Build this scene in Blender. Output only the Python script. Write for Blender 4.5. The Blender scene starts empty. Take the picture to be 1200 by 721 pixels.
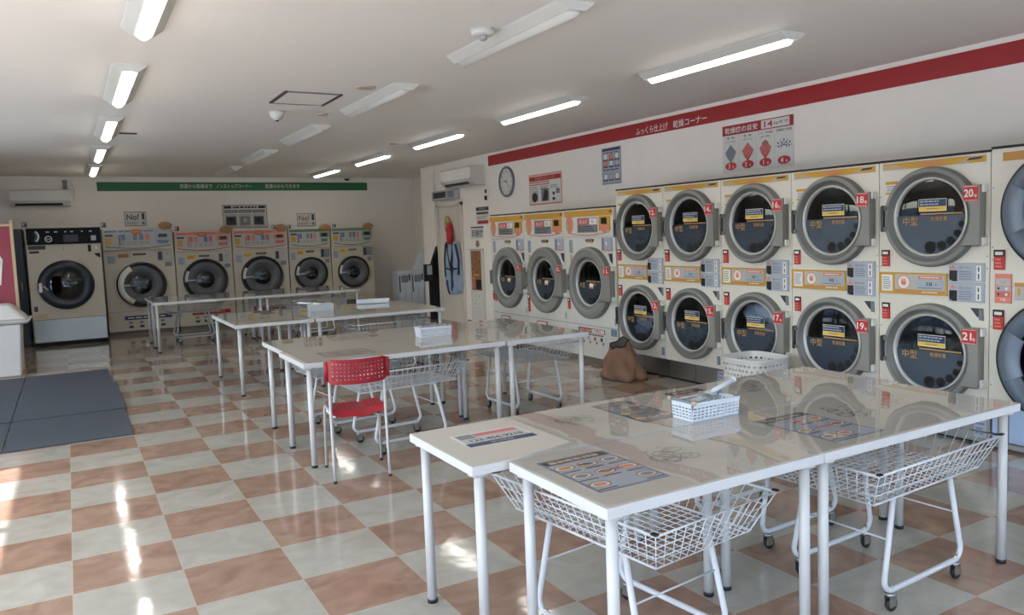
import bpy, bmesh, math, random
from mathutils import Matrix, Vector
random.seed(7)
PI = math.pi
SC = bpy.context.scene
COL = SC.collection

# ------------------------------------------------------------------ materials
def lin(c):
    o = []
    for v in c:
        v = v / 255.0
        o.append(v / 12.92 if v <= 0.04045 else ((v + 0.055) / 1.055) ** 2.4)
    return (o[0], o[1], o[2], 1.0)

MATS = {}
def mat(name, rgb, rough=0.5, metal=0.0, var=0.04, scale=6.0, coat=0.0, bump=0.0, bscale=40.0, spec=0.5):
    if name in MATS: return MATS[name]
    m = bpy.data.materials.new(name); m.use_nodes = True
    nt = m.node_tree; b = nt.nodes['Principled BSDF']
    b.inputs['Roughness'].default_value = rough
    b.inputs['Metallic'].default_value = metal
    b.inputs['Coat Weight'].default_value = coat
    b.inputs['Coat Roughness'].default_value = 0.06
    b.inputs['Specular IOR Level'].default_value = spec
    tc = nt.nodes.new('ShaderNodeTexCoord')
    n = nt.nodes.new('ShaderNodeTexNoise'); n.inputs['Scale'].default_value = scale; n.inputs['Detail'].default_value = 4
    nt.links.new(tc.outputs['Object'], n.inputs['Vector'])
    c = lin(rgb)
    mx = nt.nodes.new('ShaderNodeMix'); mx.data_type = 'RGBA'
    mx.inputs[6].default_value = tuple(v * (1 - var) for v in c[:3]) + (1,)
    mx.inputs[7].default_value = tuple(min(1, v * (1 + var)) for v in c[:3]) + (1,)
    nt.links.new(n.outputs['Fac'], mx.inputs[0]); nt.links.new(mx.outputs[2], b.inputs['Base Color'])
    if bump > 0:
        n2 = nt.nodes.new('ShaderNodeTexNoise'); n2.inputs['Scale'].default_value = bscale
        nt.links.new(tc.outputs['Object'], n2.inputs['Vector'])
        bp = nt.nodes.new('ShaderNodeBump'); bp.inputs['Strength'].default_value = bump; bp.inputs['Distance'].default_value = 0.01
        nt.links.new(n2.outputs['Fac'], bp.inputs['Height']); nt.links.new(bp.outputs['Normal'], b.inputs['Normal'])
    MATS[name] = m
    return m

def emis(name, rgb, strength):
    if name in MATS: return MATS[name]
    m = bpy.data.materials.new(name); m.use_nodes = True
    b = m.node_tree.nodes['Principled BSDF']
    b.inputs['Base Color'].default_value = lin(rgb)
    b.inputs['Emission Color'].default_value = lin(rgb)
    b.inputs['Emission Strength'].default_value = strength
    MATS[name] = m
    return m

def clear(name, tint, gloss=0.12, rough=0.03, bump=0.0, bscale=3.0, fres=True):
    m = bpy.data.materials.new(name); m.use_nodes = True
    nt = m.node_tree; nt.nodes.clear()
    out = nt.nodes.new('ShaderNodeOutputMaterial'); mix = nt.nodes.new('ShaderNodeMixShader')
    t = nt.nodes.new('ShaderNodeBsdfTransparent'); t.inputs['Color'].default_value = tuple(tint) + (1,)
    g = nt.nodes.new('ShaderNodeBsdfGlossy'); g.inputs['Roughness'].default_value = rough
    g.inputs['Color'].default_value = (1, 1, 1, 1)
    if fres:
        f = nt.nodes.new('ShaderNodeFresnel')
        ge = nt.nodes.new('ShaderNodeNewGeometry'); mr = nt.nodes.new('ShaderNodeMapRange')   # same reflectance from either side of the thin sheet
        mr.inputs[3].default_value = 1.5; mr.inputs[4].default_value = 1/1.5
        nt.links.new(ge.outputs['Backfacing'], mr.inputs[0]); nt.links.new(mr.outputs[0], f.inputs['IOR'])
        mul = nt.nodes.new('ShaderNodeMath'); mul.operation = 'MULTIPLY_ADD'; mul.use_clamp = True
        mul.inputs[1].default_value = 1.0; mul.inputs[2].default_value = gloss
        nt.links.new(f.outputs[0], mul.inputs[0]); nt.links.new(mul.outputs[0], mix.inputs[0])
    else:
        mix.inputs[0].default_value = gloss
    if bump > 0:
        tc = nt.nodes.new('ShaderNodeTexCoord'); n2 = nt.nodes.new('ShaderNodeTexNoise'); n2.inputs['Scale'].default_value = bscale
        n2.inputs['Detail'].default_value = 1.5
        nt.links.new(tc.outputs['Object'], n2.inputs['Vector'])
        bp = nt.nodes.new('ShaderNodeBump'); bp.inputs['Strength'].default_value = bump; bp.inputs['Distance'].default_value = 0.02
        nt.links.new(n2.outputs['Fac'], bp.inputs['Height']); nt.links.new(bp.outputs['Normal'], g.inputs['Normal'])
        if fres: nt.links.new(bp.outputs['Normal'], f.inputs['Normal'])
    nt.links.new(t.outputs[0], mix.inputs[1]); nt.links.new(g.outputs[0], mix.inputs[2]); nt.links.new(mix.outputs[0], out.inputs[0])
    MATS[name] = m
    return m

def floor_material():
    m = bpy.data.materials.new('checker_tile_floor'); m.use_nodes = True
    nt = m.node_tree; b = nt.nodes['Principled BSDF']; L = nt.links.new; N = nt.nodes.new
    tc = N('ShaderNodeTexCoord')
    mp = N('ShaderNodeMapping'); mp.inputs['Scale'].default_value = (1/.45, 1/.45, 1); mp.inputs['Location'].default_value = (100, 100, 0.5)
    L(tc.outputs['Object'], mp.inputs['Vector'])
    ch = N('ShaderNodeTexChecker'); ch.inputs['Scale'].default_value = 1.0
    L(mp.outputs[0], ch.inputs['Vector'])
    # marbling
    def noise(scale, det, dist=0.0):
        n = N('ShaderNodeTexNoise'); n.inputs['Scale'].default_value = scale; n.inputs['Detail'].default_value = det
        n.inputs['Distortion'].default_value = dist; L(tc.outputs['Object'], n.inputs['Vector']); return n
    n1 = noise(5.0, 7, 1.2); n2 = noise(14.0, 5, 0.5)
    def mixc(a, c, fac):
        x = N('ShaderNodeMix'); x.data_type = 'RGBA'; x.inputs[6].default_value = lin(a); x.inputs[7].default_value = lin(c); L(fac, x.inputs[0]); return x
    r1 = N('ShaderNodeMapRange'); r1.inputs[1].default_value = .3; r1.inputs[2].default_value = .7; L(n1.outputs['Fac'], r1.inputs[0])
    brown = mixc(FLOOR_BROWN[0], FLOOR_BROWN[1], r1.outputs[0]); cream = mixc(FLOOR_CREAM[0], FLOOR_CREAM[1], r1.outputs[0])
    mc = N('ShaderNodeMix'); mc.data_type = 'RGBA'
    L(ch.outputs['Fac'], mc.inputs[0]); L(cream.outputs[2], mc.inputs[6]); L(brown.outputs[2], mc.inputs[7])
    # joints
    sx = N('ShaderNodeSeparateXYZ'); L(mp.outputs[0], sx.inputs[0])
    ds = []
    for k in (0, 1):
        f = N('ShaderNodeMath'); f.operation = 'PINGPONG'; f.inputs[1].default_value = .5; L(sx.outputs[k], f.inputs[0])
        ds.append(f)
    mn = N('ShaderNodeMath'); mn.operation = 'MINIMUM'; L(ds[0].outputs[0], mn.inputs[0]); L(ds[1].outputs[0], mn.inputs[1])
    lt = N('ShaderNodeMath'); lt.operation = 'LESS_THAN'; lt.inputs[1].default_value = .006; L(mn.outputs[0], lt.inputs[0])
    lm = N('ShaderNodeMath'); lm.operation = 'MULTIPLY'; lm.inputs[1].default_value = .35; L(lt.outputs[0], lm.inputs[0])
    fin = N('ShaderNodeMix'); fin.data_type = 'RGBA'; L(lm.outputs[0], fin.inputs[0]); L(mc.outputs[2], fin.inputs[6]); fin.inputs[7].default_value = lin((188, 176, 160))
    L(fin.outputs[2], b.inputs['Base Color'])
    rr = N('ShaderNodeMapRange'); rr.inputs[3].default_value = .05; rr.inputs[4].default_value = .12; L(n2.outputs['Fac'], rr.inputs[0]); L(rr.outputs[0], b.inputs['Roughness'])
    b.inputs['Specular IOR Level'].default_value = .75
    n3 = noise(7.0, 2); bp = N('ShaderNodeBump'); bp.inputs['Strength'].default_value = .05; bp.inputs['Distance'].default_value = .02
    L(n3.outputs['Fac'], bp.inputs['Height']); L(bp.outputs[0], b.inputs['Normal'])
    return m

FLOOR_BROWN = ((134, 107, 91), (158, 131, 114)); FLOOR_CREAM = ((154, 151, 142), (170, 167, 158))
M = {}
M['floor'] = floor_material()
M['wall'] = mat('white_wall_paint', (240, 234, 225), .7, bump=.05, bscale=120)
M['ceil'] = mat('white_ceiling_paint', (240, 237, 231), .6, var=.02)
M['trimgrey'] = mat('grey_vinyl_base', (120, 112, 104), .5)
M['cream'] = mat('cream_enamel', (217, 213, 202), .4, var=.02)
M['creamw'] = mat('white_enamel', (214, 212, 206), .32, var=.02)
M['washcream'] = mat('warm_grey_enamel', (196, 188, 170), .35, var=.02)
M['black'] = mat('black_plastic', (18, 20, 23), .35)
M['dark'] = mat('dark_navy_plastic', (30, 38, 48), .3)
M['seam'] = mat('dark_seam', (40, 38, 36), .8)
M['doorgrey'] = mat('grey_door_plastic', (132, 132, 128), .5, var=.02)
M['doorgrey2'] = mat('grey_door_plastic_dark', (104, 106, 105), .5, var=.02)
M['silver'] = mat('brushed_silver', (190, 190, 186), .4, metal=.3)
M['slate'] = mat('slate_door_plastic', (88, 99, 114), .4)
M['slatel'] = mat('light_slate_plastic', (112, 124, 140), .4)
M['steel'] = mat('stainless_steel', (150, 148, 144), .3, metal=.85)
M['matteblack'] = mat('matte_black_panel', (20, 24, 30), .7, spec=.2)
M['steelblue'] = mat('pale_blue_steel', (165, 185, 215), .25, metal=.4)
M['drum'] = mat('drum_steel', (44, 47, 52), .45, metal=.6)
M['ringgrey'] = mat('dark_grey_ring_plastic', (86, 90, 94), .4)
M['badge'] = mat('rust_orange_print', (190, 98, 54), .5)
M['tint'] = mat('slate_tinted_film', (44, 54, 66), .3, var=.03)
M['hole'] = mat('hole_black', (8, 9, 11), .8)
M['gold'] = mat('gold_print', (168, 130, 80), .5)
M['orange'] = mat('orange_print', (198, 152, 54), .45)
M['orange2'] = mat('brown_orange_print', (186, 136, 66), .45)
M['yellow'] = mat('yellow_print', (222, 186, 60), .45)
M['navy'] = mat('navy_print', (40, 52, 86), .45)
M['red'] = mat('red_print', (186, 42, 44), .45)
M['stripe'] = mat('crimson_band', (158, 26, 32), .5)
M['green'] = mat('green_band', (34, 104, 66), .5)
M['white'] = mat('white_print', (226, 224, 218), .5)
M['paper'] = mat('paper_white', (216, 214, 208), .6)
M['pink'] = mat('salmon_print', (214, 130, 110), .5)
M['redpale'] = mat('rose_print', (192, 104, 98), .5)
M['bluepale'] = mat('pale_blue_print', (164, 172, 186), .45)
M['blue'] = mat('blue_print', (98, 118, 150), .45)
M['greyp'] = mat('grey_print', (120, 124, 130), .5)
M['darkp'] = mat('charcoal_print', (52, 54, 58), .5)
M['ink'] = mat('ink_black', (24, 24, 26), .6)
M['greenp'] = mat('green_print', (96, 128, 108), .5)
M['brownp'] = mat('brown_print', (150, 104, 74), .5)
M['tan'] = mat('tan_print', (190, 168, 132), .5)
M['tabletop'] = mat('table_laminate', (184, 180, 171), .45, var=.02, scale=3)
M['tabedge'] = mat('table_edge_white', (196, 197, 199), .4, var=.03, scale=20)
M['tubew'] = mat('white_powder_coat', (188, 188, 188), .35, var=.02)
M['wire'] = mat('white_coated_wire', (194, 196, 200), .35, var=.02)
M['rubber'] = mat('black_rubber', (16, 16, 18), .55)
M['redpl'] = mat('red_plastic', (146, 24, 38), .4, var=.05)
M['whitepl'] = mat('white_plastic', (212, 218, 228), .35, var=.02)
M['whiteplg'] = mat('off_white_plastic', (206, 204, 200), .4, var=.02)
M['mat'] = mat('slate_rubber_mat', (62, 68, 78), .85, var=.1, scale=60, bump=.6, bscale=220)
M['bag'] = mat('brown_nylon', (128, 94, 74), .7, var=.12, scale=9, bump=.25, bscale=14)
M['bagin'] = mat('grey_lining', (92, 88, 84), .8)
M['beige'] = mat('beige_paint', (214, 205, 192), .5)
M['grille'] = mat('light_grey_metal', (178, 178, 176), .5)
M['lamp'] = mat('lamp_housing_white', (214, 214, 208), .45)
M['lampon'] = emis('lit_led_diffuser', (255, 250, 240), 10.0)
M['lampoff'] = mat('unlit_led_diffuser', (222, 222, 216), .35)
M['cloth'] = mat('pale_blue_cloth', (150, 170, 200), .9, var=.25, scale=14, bump=.4, bscale=20)
M['clothl'] = mat('light_blue_cloth', (196, 208, 228), .9, var=.2, scale=9, bump=.4, bscale=20)
M['clothg'] = mat('grey_blue_cloth', (148, 160, 184), .9, var=.2, scale=10, bump=.4, bscale=20)
M['clothd'] = mat('dark_blue_cloth', (44, 50, 66), .9, var=.2, scale=10)
M['blackf'] = mat('black_fabric', (20, 21, 26), .9)
M['redboard'] = mat('rose_red_board', (150, 60, 78), .6)
M['asphalt'] = mat('outdoor_concrete', (176, 178, 180), .9)
M['facade'] = mat('outdoor_facade', (150, 154, 160), .9)
M['mull'] = mat('dark_window_frame', (70, 72, 76), .4)
GLASS = clear('dryer_glass', (.60, .63, .66), .0, .02)
def tinted(name, rgb, fac):
    m = bpy.data.materials.new(name); m.use_nodes = True
    nt = m.node_tree; b = nt.nodes['Principled BSDF']; out = nt.nodes['Material Output']
    n = nt.nodes.new('ShaderNodeTexNoise'); n.inputs['Scale'].default_value = 9
    mr = nt.nodes.new('ShaderNodeMapRange'); mr.inputs[3].default_value = fac-.02; mr.inputs[4].default_value = fac+.02
    nt.links.new(n.outputs['Fac'], mr.inputs[0])
    b.inputs['Base Color'].default_value = lin(rgb); b.inputs['Roughness'].default_value = .22
    t = nt.nodes.new('ShaderNodeBsdfTransparent'); mx = nt.nodes.new('ShaderNodeMixShader')
    nt.links.new(mr.outputs[0], mx.inputs[0]); nt.links.new(t.outputs[0], mx.inputs[1]); nt.links.new(b.outputs[0], mx.inputs[2]); nt.links.new(mx.outputs[0], out.inputs[0])
    return m
FILM_DARK = tinted('slate_window_film', (58, 68, 80), .9); FILM_LIGHT = tinted('light_slate_window_film', (58, 68, 80), .35)
GLASSD = clear('washer_glass', (.26, .29, .32), .01, .03)
PANE = clear('window_pane', (.93, .96, .97), .0, .0)
FILM = clear('clear_vinyl_film', (.97, .97, .965), .01, .02, bump=.015, bscale=5.0)
PLASTICBAG = clear('crumpled_clear_plastic', (.80, .82, .84), .18, .12, bump=.5, bscale=30)

# ------------------------------------------------------------------ mesh builder
_text_cache = {}
def text_mesh(s, bold):
    k = (s, bold)
    if k in _text_cache: return _text_cache[k]
    cu = bpy.data.curves.new('t', 'FONT'); cu.body = s; cu.size = 1.0; cu.resolution_u = 2
    cu.resolution_u = 3; cu.offset = (0.02 if s.isascii() else 0.008) if bold else 0.0
    o = bpy.data.objects.new('t', cu); COL.objects.link(o)
    bpy.context.view_layer.update()
    dg = bpy.context.evaluated_depsgraph_get()
    me = bpy.data.meshes.new_from_object(o.evaluated_get(dg))
    vs = [v.co.copy() for v in me.vertices]; fs = [tuple(p.vertices) for p in me.polygons]
    bpy.data.objects.remove(o); bpy.data.curves.remove(cu); bpy.data.meshes.remove(me)
    _text_cache[k] = (vs, fs)
    return vs, fs

class MB:
    def __init__(self, Mx=None):
        self.bm = bmesh.new(); self.mats = []; self.M = Mx or Matrix.Identity(4)
    def mi(self, m):
        if isinstance(m, str): m = M[m]
        if m not in self.mats: self.mats.append(m)
        return self.mats.index(m)
    def v(self, p): return self.bm.verts.new(self.M @ Vector(p))
    def f(self, vs, m, smooth=False):
        try: fc = self.bm.faces.new(vs)
        except ValueError: return None
        fc.material_index = self.mi(m); fc.smooth = smooth
        return fc
    def poly(self, pts, m, smooth=False):
        self.f([self.v(p) for p in pts], m, smooth); return self
    def box(self, x0, x1, y0, y1, z0, z1, m, bev=0.0, R=None, seg=2):
        P = [(x0,y0,z0),(x1,y0,z0),(x1,y1,z0),(x0,y1,z0),(x0,y0,z1),(x1,y0,z1),(x1,y1,z1),(x0,y1,z1)]
        if R is not None: P = [R @ Vector(p) for p in P]
        V = [self.v(p) for p in P]
        F = [self.f([V[i] for i in q], m) for q in ((0,3,2,1),(4,5,6,7),(0,1,5,4),(1,2,6,5),(2,3,7,6),(3,0,4,7))]
        if bev > 0:
            es = set(e for f in F for e in f.edges)
            r = bmesh.ops.bevel(self.bm, geom=list(es), offset=bev, segments=seg, affect='EDGES', profile=.5, clamp_overlap=True)
        return self
    def frustum(self, c0, hx0, hy0, z0, c1, hx1, hy1, z1, m, bev=0):
        P = [(c0[0]-hx0,c0[1]-hy0,z0),(c0[0]+hx0,c0[1]-hy0,z0),(c0[0]+hx0,c0[1]+hy0,z0),(c0[0]-hx0,c0[1]+hy0,z0),
             (c1[0]-hx1,c1[1]-hy1,z1),(c1[0]+hx1,c1[1]-hy1,z1),(c1[0]+hx1,c1[1]+hy1,z1),(c1[0]-hx1,c1[1]+hy1,z1)]
        V = [self.v(p) for p in P]
        F = [self.f([V[i] for i in q], m) for q in ((0,3,2,1),(4,5,6,7),(0,1,5,4),(1,2,6,5),(2,3,7,6),(3,0,4,7))]
        if bev > 0: bmesh.ops.bevel(self.bm, geom=list(set(e for f in F for e in f.edges)), offset=bev, segments=3, affect='EDGES', profile=.5, clamp_overlap=True)
        return self
    def tube(self, pts, r, m, n=8, closed=False, caps=True, smooth=True):
        pts = [Vector(p) for p in pts]; N = len(pts); rings = []
        up = None
        for i in range(N):
            if closed: d = (pts[(i+1) % N] - pts[i-1])
            else: d = pts[min(i+1, N-1)] - pts[max(i-1, 0)]
            d.normalize()
            if up is None:
                a = Vector((0,0,1)) if abs(d.z) < .9 else Vector((1,0,0))
                u = d.cross(a).normalized()
            else:
                u = (up - d * up.dot(d)).normalized()
            up = u; w = d.cross(u)
            rr = r[i] if isinstance(r, (list, tuple)) else r
            rings.append([self.v(pts[i] + (u*math.cos(2*PI*k/n) + w*math.sin(2*PI*k/n))*rr) for k in range(n)])
        rng = range(N) if closed else range(N-1)
        for i in rng:
            A = rings[i]; B = rings[(i+1) % N]
            for k in range(n): self.f([A[k], A[(k+1)%n], B[(k+1)%n], B[k]], m, smooth)
        if caps and not closed:
            self.f(list(reversed(rings[0])), m); self.f(rings[-1], m)
        return self
    def cyl(self, p0, p1, r, m, n=16, r2=None):
        return self.tube([p0, p1], [r, r if r2 is None else r2], m, n)
    def lathe(self, prof, m, c=(0,0,0), axis='z', n=48, smooth=True, mats=None, a0=0, a1=2*PI):
        """prof: list of (radius, height along axis)."""
        full = abs(a1-a0-2*PI) < 1e-6; K = n if full else n+1
        def P(r, h, a):
            x, y = r*math.cos(a), r*math.sin(a)
            if axis == 'z': return (c[0]+x, c[1]+y, c[2]+h)
            if axis == 'y': return (c[0]+x, c[1]+h, c[2]+y)
            return (c[0]+h, c[1]+x, c[2]+y)
        prev = None
        for i, (r, h) in enumerate(prof):
            ring = [self.v(P(r, h, a0+(a1-a0)*k/n)) for k in range(K)] if r > 1e-6 else [self.v(P(0, h, 0))]
            if prev is not None:
                mm = mats[i-1] if mats else m
                for k in range(n):
                    k2 = (k+1) % K if full else k+1
                    if len(prev) == 1 and len(ring) == 1: continue
                    if len(prev) == 1: self.f([prev[0], ring[k2], ring[k]], mm, smooth)
                    elif len(ring) == 1: self.f([prev[k], prev[k2], ring[0]], mm, smooth)
                    else: self.f([prev[k], prev[k2], ring[k2], ring[k]], mm, smooth)
            prev = ring
        return self
    # flat art on the plane y = const, seen from -y
    def rect(self, x0, x1, z0, z1, m, y=0.0, t=0.0):
        if t > 0: return self.box(x0, x1, y, y+t, z0, z1, m)
        self.poly([(x0,y,z0),(x1,y,z0),(x1,y,z1),(x0,y,z1)], m); return self
    def disc(self, cx, cz, r, m, y=0.0, rz=None, n=20):
        rz = r if rz is None else rz
        self.poly([(cx+r*math.cos(2*PI*k/n), y, cz+rz*math.sin(2*PI*k/n)) for k in range(n)], m); return self
    def ringart(self, cx, cz, r, w, m, y=0.0, rz=None, n=20):
        rz = r if rz is None else rz
        A = [self.v((cx+r*math.cos(2*PI*k/n), y, cz+rz*math.sin(2*PI*k/n))) for k in range(n)]
        B = [self.v((cx+(r-w)*math.cos(2*PI*k/n), y, cz+(rz-w)*math.sin(2*PI*k/n))) for k in range(n)]
        for k in range(n): self.f([A[k], A[(k+1)%n], B[(k+1)%n], B[k]], m)
        return self
    def text(self, s, cx, cz, h, m, y=0.0, bold=True, sx=1.0, align='c', width=None):
        vs, fs = text_mesh(s, bold)
        if not vs: return self
        x0 = min(v.x for v in vs); x1 = max(v.x for v in vs); z0 = min(v.y for v in vs); z1 = max(v.y for v in vs)
        k = h / max(1e-6, (z1-z0)); kx = k*sx
        if width: kx = width/(x1-x0)
        ox = {'c': (x0+x1)/2, 'l': x0, 'r': x1}[align]
        V = [self.v((cx+(v.x-ox)*kx, y, cz+(v.y-(z0+z1)/2)*k)) for v in vs]
        for fc in fs:
            if len(set(fc)) == len(fc): self.f([V[i] for i in fc], m)
        return self
    def bars(self, x0, x1, z0, z1, rows, m, y=0.0, fill=.45, ragged=True, seed=1):
        """rows of tiny unreadable print, as short strokes"""
        rd = random.Random(seed); dz = (z1-z0)/rows
        for i in range(rows):
            zc = z1-(i+.5)*dz; x = x0
            end = x1-(rd.random()*.25*(x1-x0) if ragged else 0)
            while x < end-.004:
                w = min(end-x, (x1-x0)*(.08+.14*rd.random()))
                self.rect(x, x+w*.82, zc-dz*fill/2, zc+dz*fill/2, m, y); x += w
        return self
    def panel_holes(self, x0, x1, z0, z1, holes, m, y=0.0, n=48):
        """front panel split in stacked bands, one circular opening per band; holes: (cx, cz, r, zlo, zhi)"""
        for cx, cz, r, zl, zh in holes:
            ang = sorted(set([2*PI*k/n for k in range(n)] + [math.atan2(b-cz, a-cx) % (2*PI) for a in (x0, x1) for b in (zl, zh)]))
            def edge(a):
                dx, dz = math.cos(a), math.sin(a); t = 1e9
                if dx > 1e-9: t = min(t, (x1-cx)/dx)
                if dx < -1e-9: t = min(t, (x0-cx)/dx)
                if dz > 1e-9: t = min(t, (zh-cz)/dz)
                if dz < -1e-9: t = min(t, (zl-cz)/dz)
                return (cx+dx*t, y, cz+dz*t)
            I = [self.v((cx+r*math.cos(a), y, cz+r*math.sin(a))) for a in ang]; O = [self.v(edge(a)) for a in ang]
            K = len(ang)
            for k in range(K): self.f([I[k], O[k], O[(k+1)%K], I[(k+1)%K]], m)
        return self
    def perf(self, us, vs, present, fn, m, smooth=False):
        """perforated panel: fn(u, v, side) -> point; real openings with thickness"""
        nu, nv = len(us)-1, len(vs)-1
        V = {}
        def g(i, j, s):
            if (i, j, s) not in V: V[(i, j, s)] = self.v(fn(us[i], vs[j], s))
            return V[(i, j, s)]
        for i in range(nu):
            for j in range(nv):
                if not present(i, j): continue
                self.f([g(i,j,0), g(i+1,j,0), g(i+1,j+1,0), g(i,j+1,0)], m, smooth)
                self.f([g(i,j+1,1), g(i+1,j+1,1), g(i+1,j,1), g(i,j,1)], m, smooth)
                for (di, dj, a, b) in ((-1,0,(i,j+1),(i,j)), (1,0,(i+1,j),(i+1,j+1)), (0,-1,(i,j),(i+1,j)), (0,1,(i+1,j+1),(i,j+1))):
                    ii, jj = i+di, j+dj
                    if ii < 0 or jj < 0 or ii >= nu or jj >= nv or not present(ii, jj):
                        self.f([g(a[0],a[1],0), g(a[0],a[1],1), g(b[0],b[1],1), g(b[0],b[1],0)], m)
        return self
    def build(self, name, parent=None, loc=(0,0,0), rotz=0.0, recalc=False):
        if recalc: bmesh.ops.recalc_face_normals(self.bm, faces=self.bm.faces[:])
        me = bpy.data.meshes.new(name); self.bm.to_mesh(me); self.bm.free()
        for m in self.mats: me.materials.append(m)
        o = bpy.data.objects.new(name, me); COL.objects.link(o)
        o.location = loc; o.rotation_euler = (0, 0, rotz)
        if parent is not None: o.parent = parent
        return o

def thing(name, label, cat, loc=(0,0,0), rotz=0.0, group=None):
    o = bpy.data.objects.new(name, None); COL.objects.link(o)
    o.empty_display_size = .1
    o.location = loc; o.rotation_euler = (0, 0, rotz)
    o['label'] = label; o['category'] = cat
    if group: o['group'] = group
    return o
def tag(o, label, cat, group=None):
    o['label'] = label; o['category'] = cat
    if group: o['group'] = group
    return o
def struct(o, label=None):
    o['kind'] = 'structure'
    if label: o['label'] = label
    return o
def dup(root, loc, rotz, label, group=None):
    r = root.copy(); COL.objects.link(r); r.location = loc; r.rotation_euler = (0, 0, rotz); r['label'] = label
    if group: r['group'] = group
    for ch in list(root.children):
        c = ch.copy(); COL.objects.link(c); c.parent = r
        for g in list(ch.children):
            d = g.copy(); COL.objects.link(d); d.parent = c
    return r
RX = -PI/2     # facing of things on the right wall: local x -> -Y, local y -> +X
FLAT = Matrix.Rotation(-PI/2, 4, 'X')   # art plane laid flat, facing up

# ------------------------------------------------------------------ room shell
XL, XR, YF, YB, ZC = -2.6, 5.95, -6.2, 13.0, 2.81
struct(MB().box(XL-.2, 7.3, YF-.2, YB+.2, -.12, 0, 'floor').build('floor'))
struct(MB().box(XL-.2, 7.3, YF-.2, YB+.2, ZC, ZC+.15, 'ceil').build('ceiling'))
struct(MB().box(XL-.2, 7.3, YB, YB+.18, 0, ZC, 'wall').build('wall_back'))
struct(MB().box(XR, XR+.18, YF, 10.0, 0, ZC, 'wall').box(XR-.015, XR+.18, 10.02, 10.6, 0, ZC, 'wall').box(XR, XR+.18, 9.99, 10.03, 0, ZC, 'wall').build('wall_right'))
struct(MB().box(6.72, 6.9, 10.6, YB, 0, ZC, 'wall').box(XR+.18, 6.72, 10.42, 10.6, 0, ZC, 'wall').build('wall_alcove'))
# window walls (left of and behind the camera)
def window_wall(name, axis, pos, a0, a1, sill, head, step, idx, solid):
    w = MB()
    lo, hi = (pos-.14, pos) if pos < 0 else (pos, pos+.14)
    def bx(mb, p0, p1, z0, z1, mm, e=0):
        if axis == 'x': mb.box(lo+e, hi-e, p0, p1, z0, z1, mm)
        else: mb.box(p0, p1, lo+e, hi-e, z0, z1, mm)
    if sill > 0: bx(w, a0, a1, 0, sill, 'wall')
    bx(w, a0, a1, head, ZC, 'wall')
    for s0, s1 in solid: bx(w, s0, s1, 0, ZC, 'wall')
    struct(w.build(name))
    n = max(1, round((a1-a0)/step)); d = (a1-a0)/n
    for k in range(n):
        p0, p1 = a0+k*d, a0+(k+1)*d
        if any(s0-.01 <= p0 and p1 <= s1+.01 for s0, s1 in solid): continue
        root = bpy.data.objects.new('window_%d' % (idx+k), None); COL.objects.link(root); root['kind'] = 'structure'
        f = MB()
        for q0, q1, z0, z1 in ((p0, p0+.05, sill, head), (p1-.05, p1, sill, head), (p0+.05, p1-.05, sill, sill+.06), (p0+.05, p1-.05, head-.06, head), (p0+.05, p1-.05, 1.0, 1.04)):
            bx(f, q0, q1, z0, z1, 'mull', .04)
        f.build('window_frame', root)
        g = MB(); mid = (lo+hi)/2
        if axis == 'x': g.box(mid-.003, mid+.003, p0+.05, p1-.05, sill+.06, head-.06, PANE)
        else: g.box(p0+.05, p1-.05, mid-.003, mid+.003, sill+.06, head-.06, PANE)
        g.build('window_pane', root)
    return idx+n
ix = window_wall('wall_left', 'x', XL, YF, 2.8, .08, 2.38, 1.5, 1, [])
ix = window_wall('wall_left_entrance', 'x', XL, 3.5, 7.9, .0, 2.38, 1.1, ix, [])
struct(MB().box(XL-.14, XL, 2.8, 3.5, 0, ZC, 'wall').box(XL-.14, XL, 7.9, 8.8, 0, ZC, 'wall').build('wall_left_piers'))
struct(MB().box(XL-3.2, XL-.14, 2.9, 9.2, 2.6, 2.75, 'wall').build('sun_blocker_slab'))  # unseen overhead slab, added to keep direct sun off the entrance glazing
struct(MB().box(XL-.14, XL, 8.8, YB, 0, ZC, 'wall').build('wall_left_rear'))
ix = window_wall('wall_front', 'y', YF, XL, XR, .08, 2.42, 1.43, ix, [])
struct(MB().box(XL-16, 40, YF-30, 40, -.3, -.14, 'asphalt').build('ground_outside'))
struct(MB().box(XL-16, 30, YF-14, YF-13, -.14, 3.2, 'facade').box(XL-13, XL-12, YF-13, 30, -.14, 2.6, 'facade').build('wall_outside'))
# skirting
struct(MB().box(.6, 6.72, YB-.012, YB, 0, .07, 'trimgrey').build('baseboard_back'))
struct(MB().box(XR-.012, XR, 6.5, 8.8, 0, .07, 'trimgrey').build('baseboard_right'))

# ------------------------------------------------------------------ ceiling lights
def ceiling_light(lit):
    t = thing('ceiling_light', 'x', 'ceiling light')
    L = 1.53; mb = MB()
    prof = [(-.115, 0), (-.105, -.012), (-.052, -.052), (.052, -.052), (.105, -.012), (.115, 0)]
    A = [mb.v((x, 0, z)) for x, z in prof]; B = [mb.v((x, L, z)) for x, z in prof]
    for i in range(len(prof)-1): mb.f([A[i], B[i], B[i+1], A[i+1]], 'lamp')
    mb.f(A, 'lamp'); mb.f(list(reversed(B)), 'lamp'); mb.f([A[0], A[-1], B[-1], B[0]], 'lamp')
    mb.build('lamp_housing', t, recalc=True)
    d = MB(); n = 8; mm = 'lampon' if lit else 'lampoff'
    R = []
    for yy, k in ((.03, .55), (.045, 1), (L-.045, 1), (L-.03, .55)):
        R.append([d.v((-.046*k + .092*k*i/n, yy, -.052-.03*k*math.sin(PI*i/n))) for i in range(n+1)])
    for a in range(3):
        for i in range(n): d.f([R[a][i], R[a][i+1], R[a+1][i+1], R[a+1][i]], mm, True)
    d.f(R[0], mm); d.f(list(reversed(R[-1])), mm)
    d.build('lamp_diffuser', t, recalc=True)
    return t
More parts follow.
